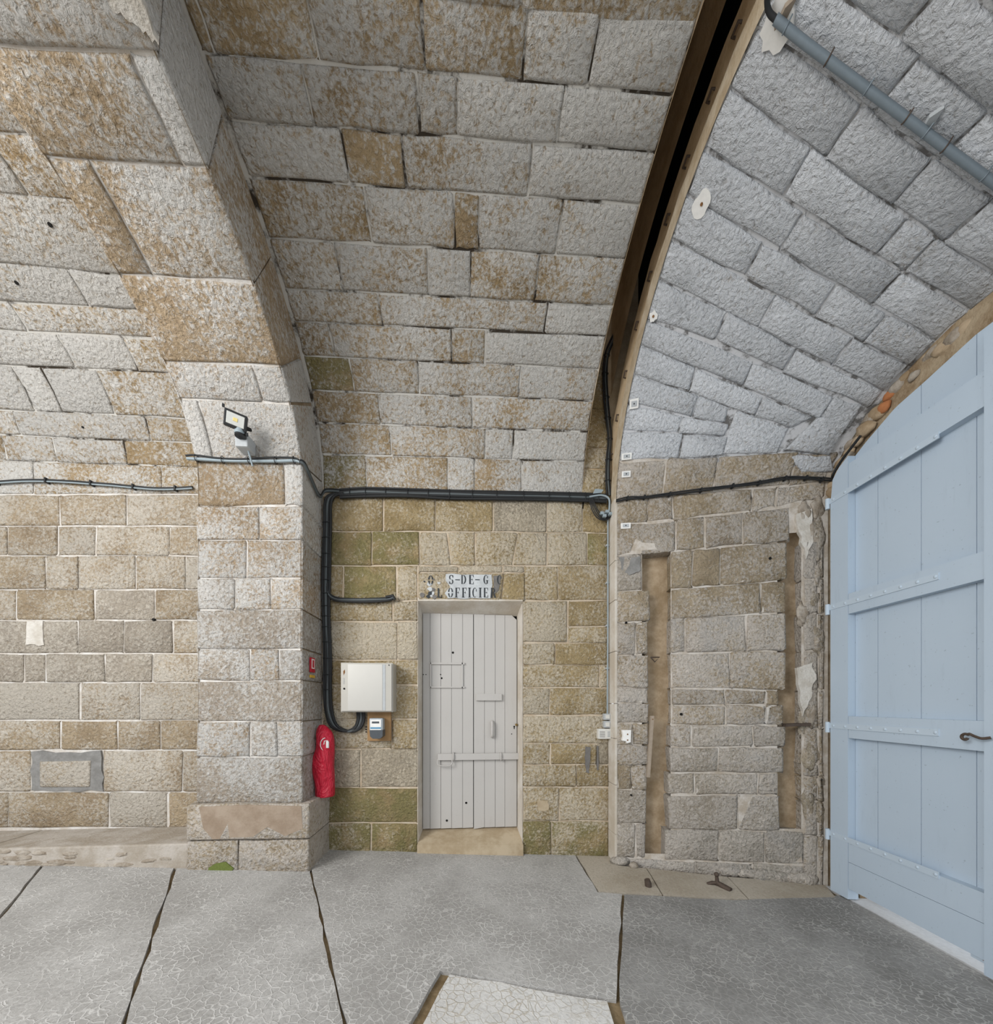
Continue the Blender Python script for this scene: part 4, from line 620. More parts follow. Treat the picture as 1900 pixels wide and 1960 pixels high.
def glyph(ch):   # unit box, heavy stems and thin serifs
    if ch == 'O': return ringseg(.5, .5, .46, .5, .2, .44, 8, 82)+ringseg(.5, .5, .46, .5, .2, .44, 98, 172)+ringseg(.5, .5, .46, .5, .2, .44, 188, 262)+ringseg(.5, .5, .46, .5, .2, .44, 278, 352)
    if ch == 'C': return ringseg(.52, .5, .46, .5, .2, .44, 60, 300)+rc(.72, .86, .62, .86)
    if ch == 'G': return ringseg(.52, .5, .46, .5, .2, .44, 60, 300)+rc(.72, .86, .66, .88)+rc(.62, .86, .08, .42)+rc(.5, .95, .38, .44)
    if ch == 'D': return rc(.08, .32, 0, 1)+ringseg(.36, .5, .56, .5, .3, .44, -86, 86)
    if ch == 'S': return ringseg(.5, .73, .38, .27, .16, .2, 30, 250)+ringseg(.5, .27, .38, .27, .16, .2, -150, 70)+rc(.72, .86, .7, .95)+rc(.14, .28, .05, .3)
    if ch == 'I': return rc(.32, .68, 0, 1)+rc(.16, .84, 0, .05)+rc(.16, .84, .95, 1)
    if ch == 'L': return rc(.15, .42, 0, 1)+rc(.45, .9, 0, .07)+rc(.78, .9, 0, .3)
    if ch == 'F': return rc(.15, .45, 0, 1)+rc(.48, .92, .94, 1)+rc(.82, .92, .72, 1)+rc(.48, .74, .47, .53)+rc(.66, .74, .38, .62)+rc(.02, .6, 0, .05)
    if ch == 'E': return rc(.15, .45, 0, 1)+rc(.48, .92, .94, 1)+rc(.82, .92, .74, 1)+rc(.48, .74, .47, .53)+rc(.66, .74, .4, .6)+rc(.48, .94, 0, .06)+rc(.84, .94, 0, .26)
    if ch == 'R': return rc(.12, .40, 0, 1)+ringseg(.46, .74, .42, .26, .18, .2, -88, 88)+[[(.55, .46), (.78, .46), (1.0, 0), (.74, 0)]]
    if ch == '-': return rc(.1, .9, .42, .52)
    return []
def letter(ch, x, z, w, h, y=-.0142, mat='ink'):
    m = MB()
    for p in glyph(ch): m.prism([(x+a*w, z+b*h) for a, b in p], lambda X, Z: (X, y, Z), lambda X, Z: (X, y+.004, Z))
    m.build('letter', M[mat], sign)
LT = {'a': [('S', -0.193, 2.455), ('-', -0.136, 2.456), ('D', -0.079, 2.458), ('E', -0.012, 2.459), ('-', 0.045, 2.461), ('G', 0.122, 2.462)], 'b': [('O', -0.198, 2.333), ('F', -0.136, 2.335), ('F', -0.074, 2.336), ('I', -0.022, 2.337), ('C', 0.021, 2.338), ('I', 0.076, 2.339), ('E', 0.122, 2.34), ('R', 0.189, 2.341)], 'c': [('O', -0.377, 2.446), ('L', -0.297, 2.331), ('C', 0.247, 2.465)]}
for c, x, z in LT['a']: letter(c, x, z, .052, .085)
for c, x, z in LT['b']: letter(c, x, z, .050 if c != 'I' else .042, .09)
for c, x, z in LT['c']: letter(c, x, z, .05, .085, -.0133)

# ------------------------------------------------------------------ electrics on the back wall
def jit(pts, a): return [tuple(c+rnd.uniform(-a, a) for c in p) for p in pts]
def bundle(parent, path, n, spread, r, mats, vertical=False, name='cable'):
    for k in range(n):
        o = (k-(n-1)/2)*spread
        pts = [(p[0]+(o if vertical else 0), p[1]+rnd.uniform(-.004, .004), p[2]+(0 if vertical else o)) for p in path]
        MB().tube(smooth(jit(pts, .003), 5), r*rnd.uniform(.85, 1.15), 7).build(name, M[mats[k % len(mats)]], parent)
def ties(parent, pts, r, along):
    for p in pts:
        if along == 'x': ring = [(p[0], p[1]+r[0]*math.cos(t), p[2]+r[1]*math.sin(t)) for t in [i*math.pi/5 for i in range(11)]]
        else: ring = [(p[0]+r[1]*math.cos(t), p[1]+r[0]*math.sin(t), p[2]) for t in [i*math.pi/5 for i in range(11)]]
        MB().tube(ring, .0035, 5).build('cable_tie', M['black'], parent)
cb = empty('cable_bundle'); tag(cb, 'thick bundle of black cables turning from the ceiling line down beside the pilaster', 'cables')
hz = [(-1.147, -0.03, 3.227), (-0.921, -0.03, 3.25), (-0.554, -0.03, 3.257), (-0.182, -0.03, 3.263), (0.245, -0.03, 3.271), (0.728, -0.03, 3.282), (1.072, -0.03, 3.286), (1.272, -0.03, 3.285)]
bundle(cb, hz, 5, .017, .0115, ['black', 'black', 'cable_grey', 'black', 'black'])
ties(cb, smooth(hz, 2)[1:], (.016, .047), 'x')
vt = [(-1.138, -0.03, 3.227), (-1.218, -0.03, 3.201), (-1.25, -0.03, 3.13), (-1.254, -0.03, 2.969), (-1.259, -0.03, 2.692), (-1.263, -0.03, 2.461), (-1.263, -0.03, 2.23), (-1.259, -0.03, 2.046), (-1.25, -0.03, 1.769), (-1.25, -0.03, 1.493), (-1.241, -0.03, 1.308), (-1.2, -0.03, 1.183), (-1.124, -0.03, 1.132), (-1.047, -0.03, 1.127), (-0.993, -0.03, 1.159), (-0.966, -0.03, 1.224), (-0.966, -0.03, 1.298)]
bundle(cb, vt, 5, .014, .0105, ['black', 'black', 'cable_grey', 'black', 'black'], True)
ties(cb, [p for p in smooth(vt, 2)[6:19]], (.016, .04), 'z')
st = [(-1.254, -0.03, 2.415), (-1.236, -0.03, 2.333), (-1.169, -0.03, 2.292), (-1.011, -0.03, 2.286), (-0.852, -0.03, 2.29), (-0.729, -0.03, 2.302), (-0.683, -0.03, 2.317)]
bundle(cb, st, 3, .013, .010, ['black', 'cable_grey', 'black'])
MB().tube([(-0.746, -0.035, 2.318), (-0.682, -0.035, 2.334), (-0.668, -0.035, 2.297)], .014, 8).build('cut_end', M['black'], cb)
# cable from the floodlight conduit to the bundle, round the pilaster's flank
pc = empty('pilaster_conduit'); tag(pc, 'grey conduit with dark cable crossing the pilaster under the floodlight', 'conduit')
cp = [(-2.14, -0.418, 3.23), (-2.072, -0.418, 3.23), (-1.881, -0.418, 3.227), (-1.689, -0.419, 3.232), (-1.493, -0.42, 3.24), (-1.355, -0.423, 3.249), (-1.313, -0.421, 3.244)]
MB().tube(smooth(cp, 4), .011, 8).build('conduit_pipe', M['conduit'], pc)
cp2 = [(p[0], p[1]-.012, p[2]+.014+.008*math.sin(i*1.9)) for i, p in enumerate(cp)]
MB().tube(smooth(cp2, 4), .007, 7).build('cable', M['black'], pc)
fk = [cp[-1], (-1.285, cp[-1][1]+.03, cp[-1][2]-.01)]+[(-1.285, -.26, cp[-1][2]-.06), (-1.283, -.12, cp[-1][2]-.10), (-1.27, -.03, 3.245), (-1.147, -0.03, 3.246)]
MB().tube(smooth(fk, 5), .011, 8).build('flank_cable', M['cable_grey'], pc)
MB().tube(smooth([(p[0]+.006, p[1]-.01, p[2]+.012) for p in fk], 5), .006, 7).build('cable', M['black'], pc)
for i in (1, 2, 3, 4, 5):
    p = cp[i]; MB().tube([(p[0], p[1]+.024*math.cos(t), p[2]+.006+.024*math.sin(t)) for t in [k*math.pi/5 for k in range(11)]], .003, 5).build('clip', M['black'], pc)
lc = empty('left_cable'); lc.name = 'wall_cable'; tag(lc, 'dark cable pinned along the pale block wall left of the pilaster', 'cable')
lp = [(-4.16, -0.02, 3.2), (-3.922, -0.02, 3.215), (-3.722, -0.02, 3.237), (-3.54, -0.02, 3.245), (-3.356, -0.02, 3.244), (-3.191, -0.02, 3.238), (-3.026, -0.02, 3.232), (-2.858, -0.02, 3.222), (-2.69, -0.02, 3.215), (-2.52, -0.02, 3.223), (-2.383, -0.02, 3.238)]
MB().tube(smooth(lp, 4), .010, 8).build('cable', M['black'], lc); MB().tube(smooth([(p[0], p[1]-.006, p[2]-.014) for p in lp], 4), .006, 7).build('cable', M['conduit'], lc)
for p in lp[1::2]: MB().box(p[0]-.006, p[0]+.006, p[1]-.018, p[1]+.022, p[2]-.024, p[2]+.016).build('clip', M['black'], lc)
rc_ = empty('gate_cable'); tag(rc_, 'thin black cables sagging along the splayed wall to the blue gate', 'cable')
gp = [(1.307, -0.173, 3.178), (1.404, -0.195, 3.193), (1.544, -0.225, 3.192), (1.751, -0.27, 3.202), (2.003, -0.326, 3.216), (2.249, -0.382, 3.23), (2.449, -0.428, 3.237), (2.642, -0.476, 3.255), (2.798, -0.509, 3.246), (2.918, -0.53, 3.225), (2.996, -0.545, 3.215)]
MB().tube(smooth(gp, 4), .008, 7).build('cable', M['black'], rc_); MB().tube(smooth([(p[0], p[1]-.006, p[2]+.012+.004*math.sin(i*2.2)) for i, p in enumerate(gp)], 4), .006, 7).build('cable', M['black'], rc_)
for p in gp[1:-1]: MB().box(p[0]-.006, p[0]+.006, p[1]-.014, p[1]+.022, p[2]-.012, p[2]+.022).build('clip', M['black'], rc_)
ga = [gp[-1]]+[(2.96-.0846*s-.02, -.60-.9964*s+.03, gtop(s)+.035) for s in (.03, .10, .18, .26)]
MB().tube(smooth(ga, 4), .010, 7).build('arch_cable', M['black'], rc_)
# cables climbing into the groove
sc = empty('groove_cables'); tag(sc, 'black cables climbing into the dark groove above the cable junction', 'cables')
sp = [(1.302, -0.03, 3.315), (1.287, -0.03, 3.451), (1.292, -0.03, 3.647), (1.302, -0.03, 3.842), (1.287, -0.03, 4.037), (1.272, -0.03, 4.231), (1.262, -0.03, 4.45), (1.277, -0.03, 4.622), (1.332, -0.03, 4.772), (1.422, -0.03, 4.95)]
for k in range(3): MB().tube(smooth(jit([(p[0]+.016*(k-1), p[1], p[2]) for p in sp], .006), 4), .009-.001*k, 7).build('cable', M['cable_grey' if k == 1 else 'black'], sc)
for p in sp[1:8]: MB().tube([(p[0]+.03*math.cos(t), p[1]+.016*math.sin(t), p[2]) for t in [i*math.pi/5 for i in range(11)]], .003, 5).build('cable_tie', M['black'], sc)
# junction: looped cables and clamps
jn = empty('cable_junction'); tag(jn, 'tangle of looped cables and small clamps where bundle and pipe meet', 'cable junction')
J = [(1.105, -0.05, 3.276), (1.125, -0.05, 3.166), (1.175, -0.05, 3.086), (1.244, -0.05, 3.069), (1.304, -0.05, 3.1), (1.284, -0.05, 3.187), (1.344, -0.05, 3.247), (1.165, -0.05, 3.318), (1.214, -0.05, 3.121), (1.264, -0.05, 3.138), (1.294, -0.05, 3.119), (1.239, -0.05, 3.098)]
for k in range(4):
    s = .012*k; MB().tube(smooth([(J[0][0]+s*.8, -.045, J[0][2]), (J[1][0]+s, -.055-.004*k, J[1][2]+s*.4), (J[2][0]+s, -.06, J[2][2]+s*.9), (J[3][0], -.055, J[3][2]+s*.8), (J[4][0]-s*.4, -.045, J[4][2]+s*1.2)], 5), .0055, 6).build('looped_cable', M['black'], jn)
MB().tube(smooth([(J[0][0], -.05, J[0][2]+.005), (J[7][0]+.05, -.055, J[7][2]-.02), (J[5][0], -.06, J[6][2]+.02), (J[5][0]+.006, -.06, J[5][2]), (J[5][0]+.004, -.05, J[9][2])], 5), .009, 8).build('bent_pipe', M['conduit'], jn)
for p in J[8:]: MB().box(p[0]-.016, p[0]+.016, -.085, -.035, p[2]-.013, p[2]+.013, .003).build('clamp', M['conduit'], jn)
MB().tube(smooth([(J[4][0], -.05, J[4][2]), (J[4][0]+.035, -.07, J[4][2]+.05), (J[6][0]-.005, -.10, J[6][2]-.02), (J[6][0]-.0, -.12, J[6][2])], 5), .012, 8).build('black_loop', M['black'], jn)
MB().prism([(J[7][0]-.03, J[7][2]-.01), (J[7][0]+.05, J[7][2]), (J[7][0]+.07, J[7][2]+.03), (J[7][0]-.01, J[7][2]+.035)], lambda x, z: (x, -.06, z), lambda x, z: (x, -.054, z)).build('metal_tab', M['conduit'], jn)
# thin conduit down to the switches
pp = empty('thin_conduit'); tag(pp, 'thin grey pipe running from the cable junction down to the small switches', 'pipe')
q = [(1.287, -0.03, 3.12), (1.287, -0.03, 2.183), (1.282, -0.03, 1.27)]
MB().tube(q, .0075, 8).build('pipe', M['conduit'], pp)
for z in (1.7, 2.1, 2.5, 2.85): MB().box(q[1][0]-.014, q[1][0]+.014, -.03, .004, z-.008, z+.008, .002).build('pipe_clip', M['box_grey'], pp)
SW = [(1.247, -0.035, 1.276), (1.31, -0.035, 1.217), (1.247, -0.035, 1.207), (1.31, -0.035, 1.144), (1.19, -0.035, 1.135), (1.312, -0.035, 1.041)]
sw = empty('light_switches'); tag(sw, 'two small grey switch boxes stacked under the thin pipe', 'switch')
for a, b in ((0, 1), (2, 3)):
    bx = MB().box(SW[a][0], SW[b][0], -.045, .004, SW[b][2], SW[a][2], .004).build('switch_box', M['box_grey'], sw)
    MB().box(SW[a][0]+.012, SW[b][0]-.012, -.051, -.044, SW[b][2]+.012, SW[a][2]-.012, .002).build('rocker', M['white_plastic'], bx)
al = empty('control_panel'); tag(al, 'small white control box with printed rows and buttons below the switches', 'control box')
bx = MB().box(SW[4][0], SW[5][0], -.05, .004, SW[5][2], SW[4][2], .005).build('case', M['white_plastic'], al)
for i in range(5): MB().box(SW[4][0]+.012, SW[4][0]+.062, -.0515, -.049, SW[4][2]-.028-.012*i, SW[4][2]-.024-.012*i).build('printed_line', M['stain'], bx)
for i in range(3): MB().box(SW[5][0]-.036, SW[5][0]-.012, -.053, -.049, SW[4][2]-.036-.018*i, SW[4][2]-.024-.018*i, .002).build('button', M['box_grey'], bx)
so = [(1.357, -0.161, 1.133), (1.432, -0.177, 1.134), (1.428, -0.176, 1.026), (1.397, -0.17, 1.016), (1.393, -0.169, 1.034), (1.357, -0.161, 1.039), (1.366, -0.163, 1.081)]
socket = empty('broken_socket_plate'); tag(socket, 'broken white socket plate screwed to the pier beside the switches', 'socket')
MB().add(so+[(p[0], p[1]-.028, p[2]) for p in so], [tuple(range(7)), tuple(range(13, 6, -1))]+[(i, i+7, (i+1) % 7+7, (i+1) % 7) for i in range(7)]).build('plate', M['sign_white'], socket)
c = [sum(p[k] for p in so)/7 for k in range(3)]
for dz_ in (-.022, .03): MB().cyl((c[0]+.012, c[1]-.032, c[2]+dz_), (c[0]+.012, c[1]-.02, c[2]+dz_), .007, 8).build('rusty_screw', M['rust'], socket)

# cabinet and meter
CB = [(-1.097, -0.16, 1.719), (-0.659, -0.16, 1.296)]
(cx0, _, cz1), (cx1, _, cz0) = CB
cab = empty('electrical_cabinet'); tag(cab, 'square cream metal electrical cabinet mounted left of the door', 'cabinet')
MB().box(cx0, cx1, -.15, .004, cz0, cz1, .006).build('body', M['cabinet'], cab)
cdr = MB().box(cx0+.008, cx1-.008, -.166, -.149, cz0+.008, cz1-.008, .004).build('cabinet_door', M['cabinet'], cab)
MB().box(cx0+.065, cx1-.085, -.1685, -.165, cz0+.015, cz1-.015, .001).build('brushed_panel', M['steel'], cdr)
MB().box(cx1-.083, cx1-.060, -.169, -.165, cz0+.015, cz1-.015, .001).build('edge_rail', M['box_grey'], cdr)
MB().cyl((cx0+.035, -.17, cz0+.2), (cx0+.035, -.16, cz0+.2), .008, 10).build('lock', M['hole'], cdr)
MB().prism([(cx0+.03, cz1-.11), (cx0+.042, cz1-.085), (cx0+.04, cz1-.06), (cx0+.026, cz1-.075)], lambda x, z: (x, -.1668, z), lambda x, z: (x, -.164, z)).build('rust_spot', M['rust'], cdr)
for k in range(3): MB().tube([(cx0+.032+.007*math.cos(t), -.1668, cz1-.14-.018*k+.007*math.sin(t)) for t in [i*math.pi/4 for i in range(9)]], .0012, 4).build('faint_mark', M['box_grey'], cdr)
x, z = cx1-.03, cz1-.02; MB().cyl((x, -.17, z), (x, -.165, z), .005, 8).build('screw', M['hole'], cdr)
BD = [(-0.907, -0.03, 1.294), (-0.702, -0.03, 1.036), (-0.871, -0.03, 1.242), (-0.754, -0.03, 1.13), (-0.861, -0.03, 1.14), (-0.747, -0.03, 1.065)]
bd = empty('meter_board'); tag(bd, 'brown plywood board below the electrical cabinet', 'board')
MB().box(BD[0][0], BD[1][0], -.03, .004, BD[1][2], cz0-.002, .002).build('board', M['plywood'], bd)
for x in (BD[0][0]-.018, BD[0][0]-.018, BD[0][0]-.017):
    pass
for i in range(3): MB().cyl((BD[0][0]-.018, -.012, BD[3][2]+.03-.022*i), (BD[0][0]-.018, -.004, BD[3][2]+.03-.022*i), .006, 8).build('wall_plug', M['hole'], bd)
mt = empty('electricity_meter'); tag(mt, 'electricity meter with pale window and dark lower cover on the plywood board', 'meter')
MB().box(BD[2][0], BD[3][0], -.11, -.029, BD[3][2]-.01, BD[2][2], .012).build('case', M['meter_grey'], mt)
fc = MB().box(BD[2][0]+.01, BD[3][0]-.014, -.114, -.108, BD[3][2]+.005, BD[2][2]-.012, .002).build('window', M['sign_white'], mt)
MB().box(BD[2][0]+.012, BD[3][0]-.016, -.1155, -.113, BD[3][2]+.02, BD[3][2]+.034).build('blue_band', M['blue_print'], fc)
MB().box(BD[2][0]+.025, BD[3][0]-.03, -.1155, -.113, BD[2][2]-.045, BD[2][2]-.028).build('counter', M['meter_dark'], fc)
MB().prism([(BD[4][0]-.002, BD[4][2]), (BD[5][0]-.004, BD[4][2]), (BD[5][0]-.006, BD[5][2]+.02), (BD[5][0]-.03, BD[5][2]), (BD[4][0]+.025, BD[5][2]), (BD[4][0]+.002, BD[5][2]+.02)], lambda x, z: (x, -.125, z), lambda x, z: (x, -.029, z)).build('terminal_cover', M['meter_dark'], mt)

# ------------------------------------------------------------------ patches, streaks and holes on the masonry
M['moss'] = simple('moss', (.13, .16, .04), .95, 0, .4, .9, 70); M['pale_lime'] = mortar('pale_lime', (.52, .48, .42), (.66, .63, .58), 12, .9)
for nm, sfn, mat, par, h, poly in (
    ('pale_patch', sf_main, 'pale_lime', wall_left, .004, [(-3.714, -41.401), (-3.588, -41.479), (-3.584, -48.242), (-3.722, -48.002)]),
    ('tar_streak', sf_main, 'stain', wall_back, .006, [(1.082, -77.961), (1.132, -78.139), (1.127, -82.225), (1.112, -86.305), (1.087, -85.967), (1.077, -81.389)]),
    ('tar_streak', sf_main, 'stain', wall_back, .006, [(1.192, -77.829), (1.207, -77.833), (1.207, -85.367), (1.192, -85.36)]),
    ('brown_patch', sf_main, 'sill', wall_back, .006, [(0.621, -94.488), (0.73, -94.558), (0.734, -97.479), (0.631, -97.568)]),
    ('lime_patch', sf_rib, 'pale_lime', rib, .005, [(-1.394, 88.338), (-1.277, 88.505), (-1.292, 84.581), (-1.313, 85.058), (-1.335, 85.865), (-1.38, 86.673), (-1.411, 87.329)]),
    ('moss_patch', sf_plinth, 'moss', plinth, .006, [(-1.99, .07), (-1.82, .07), (-1.80, .11), (-1.86, .16), (-1.93, .15), (-1.98, .12)]),
    ('orange_stain', sf_main, 'sign_yellow', wall_left, .005, [(-2.511, -44.207), (-2.477, -43.285), (-2.452, -45.085), (-2.499, -46.615), (-2.537, -47.234)]) if False else ('lime_patch', sf_right, 'pale_lime', wall_right, .010, [(0.874, -47.637), (0.94, -46.033), (0.959, -50.773), (0.931, -55.854), (0.9, -60.954), (0.888, -56.515)]),
    ('lime_patch', sf_right, 'pale_lime', wall_right, .010, [(0.864, -4.053), (0.94, -3.009), (0.949, -12.601), (0.912, -16.826), (0.888, -10.819)]),
    ('cement_smear', sf_right, 'cement', wall_right, .006, [(0.016, -12.15), (0.123, -12.498), (0.128, -16.572), (0.072, -17.575), (0.027, -15.808)])):
    uvpoly(nm, sfn, poly if 'moss' in nm else ringpoly(poly, 4, .003, .1) if 'streak' in nm else ringpoly(poly, 4, .008, .25), M[mat], par, -.02, h)
for nm, sfn, par, poly, r in (('drill_hole', sf_main, ceiling, [(-2.629, 58.57), (-3.096, 48.963), (-3.204, 16.655)], .012), ('drill_hole', sf_main, wall_left, [(-2.715, -40.4)], .014), ('drill_hole', sf_right, wall_right, [(0.329, -59.685), (0.752, -15.927), (0.054, -31.894), (0.08, -83.543)], .011)):
    for u, v in poly:
        p, _, _, n = frame(sfn, u, v); MB().cyl(p-n*.02, p+n*.0065, r*rnd.uniform(.7, 1.1), 9).build(nm, M['hole'] if nm else None, par)

# ------------------------------------------------------------------ fire extinguisher under its red cover, and its sign
EX = [(-1.243, -0.14, 1.19), (-1.243, -0.14, 0.579), (-1.333, -0.14, 0.865), (-1.152, -0.14, 0.863)]
ez1, ez0 = EX[0][2], EX[1][2]; ex = (EX[2][0]+EX[3][0])/2; hw = (EX[3][0]-EX[2][0])/2
ext = empty('fire_extinguisher', (ex, -.14, ez0)); tag(ext, 'fire extinguisher under a red vinyl cover hung on the pilaster flank', 'fire extinguisher')
m = MB(); K = 28; Hh = ez1-ez0; prof_ = [(0, .84, .14), (.004, .86, .14), (.10, .86, .14), (.22, .88, .11), (.36, .97, .02), (.46, 1.0, -.02), (.56, .96, .02), (.63, .86, .12), (.70, .82, .15), (.80, .80, .12), (.87, .76, .08), (.92, .66, .02), (.96, .48, -.06), (.99, .30, -.12), (1.0, .2, -.14)]
rings = []
for t, w, sx in prof_:
    ring = []
    for k in range(K):
        a = 2*math.pi*k/K; fold = 1+.075*math.sin(3*a+t*9)*math.sin(math.pi*t)+.03*math.sin(7*a-t*17)*math.sin(math.pi*t)
        ring.append((hw*(w*math.cos(a)*fold+sx), hw*.95*w*math.sin(a)*fold*(1 if t < .9 else .8), Hh*t))
    rings.append(ring)
V = [p for r in rings for p in r]
m.add(V, [(i*K+j, i*K+(j+1) % K, (i+1)*K+(j+1) % K, (i+1)*K+j) for i in range(len(rings)-1) for j in range(K)]+[tuple(range(K-1, -1, -1)), tuple((len(rings)-1)*K+j for j in range(K))], True)
cov = m.build('vinyl_cover', M['red'], ext)
sd = cov.modifiers.new('s', 'SUBSURF'); sd.levels = 1; sd.render_levels = 1
# white pictogram: arc, bottle, hose
def onc(x, z): t = z/Hh; return (x, -.95*hw*.80*math.sqrt(max(.02, 1-(x/(hw*.84))**2))-.006, z)
zc = Hh*.735; xc = hw*.50
pg = MB(); pg.tube([onc(xc+.042*math.cos(t), zc+.055*math.sin(t)) for t in [math.radians(100+i*13) for i in range(12)]], .0035, 5); pg.build('white_arc', M['sign_white'], ext)
pg = MB(); pg.tube([onc(xc+.008, zc-.03), onc(xc+.008, zc+.02), onc(xc+.008, zc+.03)], [.013, .013, .006], 8); pg.tube([onc(xc+.008, zc+.03), onc(xc-.012, zc+.028), onc(xc-.016, zc+.0)], .004, 5); pg.build('white_pictogram', M['sign_white'], ext)
fs = empty('fire_sign'); tag(fs, 'small red and white extinguisher sign on the pilaster flank', 'sign')
FSN = [(-1.296, -0.265, 1.748), (-1.296, -0.19, 1.758), (-1.296, -0.265, 1.646), (-1.296, -0.19, 1.596)]
ya, yb_ = FSN[0][1], FSN[0][1]+.075; za, zb = FSN[0][2], FSN[0][2]-.165
m = MB().box(-1.306, -1.292, ya, yb_, zb+.045, za).build('red_panel', M['sign_red'], fs)
MB().box(-1.2925, -1.2912, ya+.008, yb_-.010, zb+.075, za-.010).build('white_frame', M['sign_white'], m)
MB().box(-1.2918, -1.2905, ya+.022, yb_-.022, zb+.083, za-.020).build('bottle_mark', M['sign_red'], m)
MB().box(-1.306, -1.2925, ya, yb_, zb, zb+.022).build('yellow_panel', M['sign_yellow'], fs)

# ------------------------------------------------------------------ floodlight with motion sensor
FL = [(-1.665, -0.62, 3.389), (-1.657, -0.58, 3.334), (-1.67, -0.52, 3.304)]
fr = empty('floodlight'); tag(fr, 'black square floodlight with motion sensor on the pilaster above the conduit', 'floodlight')
bx_, by, bz = FL[2]
MB().box(bx_-.045, bx_+.045, by-.03, by+.08, bz-.048, bz+.048, .010).build('junction_box', M['box_grey'], fr)
MB().tube([(bx_+.02, by+.02, bz-.04), (bx_+.022, by+.05, bz-.09), (bx_+.024, by+.07, bz-.13)], .007, 7).build('cable', M['conduit'], fr)
sx, sy, sz = FL[1]
sn = MB().cyl((sx, sy, sz-.03), (sx, sy, sz+.025), .036, 16, .032).cyl((sx, sy, sz+.025), (sx, sy, sz+.042), .026, 12).build('motion_sensor', M['black'], fr)
MB().cyl((sx, sy-.006, sz-.020), (sx, sy-.006, sz+.012), .0335, 16).build('sensor_lens', M['conduit'], sn)
hd = empty('head_pivot'); bpy.data.objects.remove(hd)
hx, hy, hz_ = FL[0]
RM = Matrix.Translation((hx, hy, hz_)) @ Matrix.Rotation(math.radians(24), 4, 'Z') @ Matrix.Rotation(math.radians(18), 4, 'X') @ Matrix.Rotation(math.radians(7), 4, 'Y') @ Matrix.Scale(.8, 4)
def loc(m): m.v = [tuple(RM @ Vector(v)) for v in m.v]; return m
fh = loc(MB().box(-.085, .085, -.02, .035, -.066, .066, .008)).build('lamp_head', M['black'], fr)
loc(MB().box(-.066, .066, -.024, -.018, -.047, .047, .003)).build('glass', M['glass'], fh)
loc(MB().box(-.017, .017, -.028, -.022, -.014, .014, .002)).build('led_chip', simple('led_yellow', (.75, .62, .25), .4), fh)
for s in (-1, 1): loc(MB().box(s*.093-.008, s*.093+.008, -.022, .0, -.075*s-.012, -.075*s+.012)).build('frame_tab', M['black'], fh)
for i in range(5): loc(MB().box(-.07+.03*i, -.062+.03*i, .034, .055, -.055, .055)).build('cooling_fin', M['black'], fh)
MB().tube([(hx+.03, hy+.03, hz_-.02), (hx+.06, hy+.07, hz_-.01), (sx, sy, sz+.04)], .013, 8).tube([(sx, sy, sz-.03), (bx_, by-.03, bz+.05)], .013, 8).build('bracket', M['black'], fr)

# ------------------------------------------------------------------ pipe on the right vault, plates, iron bits
vp = empty('vault_conduit'); tag(vp, 'long grey conduit pipe clipped across the whitewashed vault', 'pipe')
pv = [(1.353, -1.831, 4.41), (1.48, -1.823, 4.349), (1.635, -1.818, 4.273), (1.795, -1.813, 4.195), (1.957, -1.808, 4.116), (2.123, -1.803, 4.035), (2.29, -1.798, 3.953), (2.461, -1.794, 3.869), (2.607, -1.79, 3.798)]
MB().tube(smooth(pv, 3), .0155, 10).build('pipe', M['conduit_dark'], vp)
bp = [(1.353, -1.831, 4.41), (1.326, -1.834, 4.423), (1.304, -1.845, 4.432), (1.287, -1.863, 4.436)]
MB().tube(smooth(bp, 4), .011, 8).build('flexible_end', M['black'], vp)
def rv_box(name, px, sx, sy, sz, mat, parent, lift=0.): pass
for i, p in enumerate([(1.412, -1.834, 4.4), (1.628, -1.823, 4.295), (1.816, -1.83, 4.2), (2.032, -1.824, 4.094), (2.123, -1.821, 4.049), (2.244, -1.805, 3.993), (2.442, -1.797, 3.897)]):
    c = min((Vector(a) for a in smooth(pv, 8)), key=lambda a: (a-Vector(p)).length); d = (Vector(pv[-1])-Vector(pv[0])).normalized()
    n = (c-Vector(p)).normalized() if (c-Vector(p)).length > .004 else Vector((0, 0, -1)); b = d.cross(n).normalized(); n = b.cross(d)
    if n.z > 0: n = -n
    ring = [c+(b*math.cos(math.pi*k/8)+n*math.sin(math.pi*k/8))*.0165 for k in range(9)]
    MB().tube([ring[0]-n*.025-b*-.006]+ring+[ring[-1]-n*.025], .0032, 5).build('pipe_clip', M['iron' if i % 2 else 'conduit_dark'], vp)
def plate_rv(name, px, w, h, t, mat, label, cat, group=None, hole=True):
    p, n = px
    o = empty(name, p)
    n = Vector(n); a = Vector((0, 0, 1)).cross(n).normalized(); b = n.cross(a)
    def T(x, y, z): return tuple(a*x+b*y+n*z)
    def slabm(w, h, z0, z1, nm, mm, par, cx=0, cy=0):
        vs = [T(cx+sx*w/2, cy+sy*h/2, z) for z in (z0, z1) for sx, sy in ((-1, -1), (1, -1), (1, 1), (-1, 1))]
        return MB().add(vs, [(0, 1, 2, 3), (4, 5, 6, 7), (0, 1, 5, 4), (1, 2, 6, 5), (2, 3, 7, 6), (3, 0, 4, 7)]).build(nm, M[mm], par)
    slabm(w, h, -.01, t, 'mortar_pad', 'sign_white', o); slabm(w*.62, h*.55, t-.002, t+.004, 'plate', mat, o); slabm(.008, .008, t+.003, t+.008, 'fixing_hole', 'hole', o)
    tag(o, label, cat, group); return o
def pn(u, v): p, _, _, n = frame(sf_right, u, v); return (tuple(p), tuple(n))
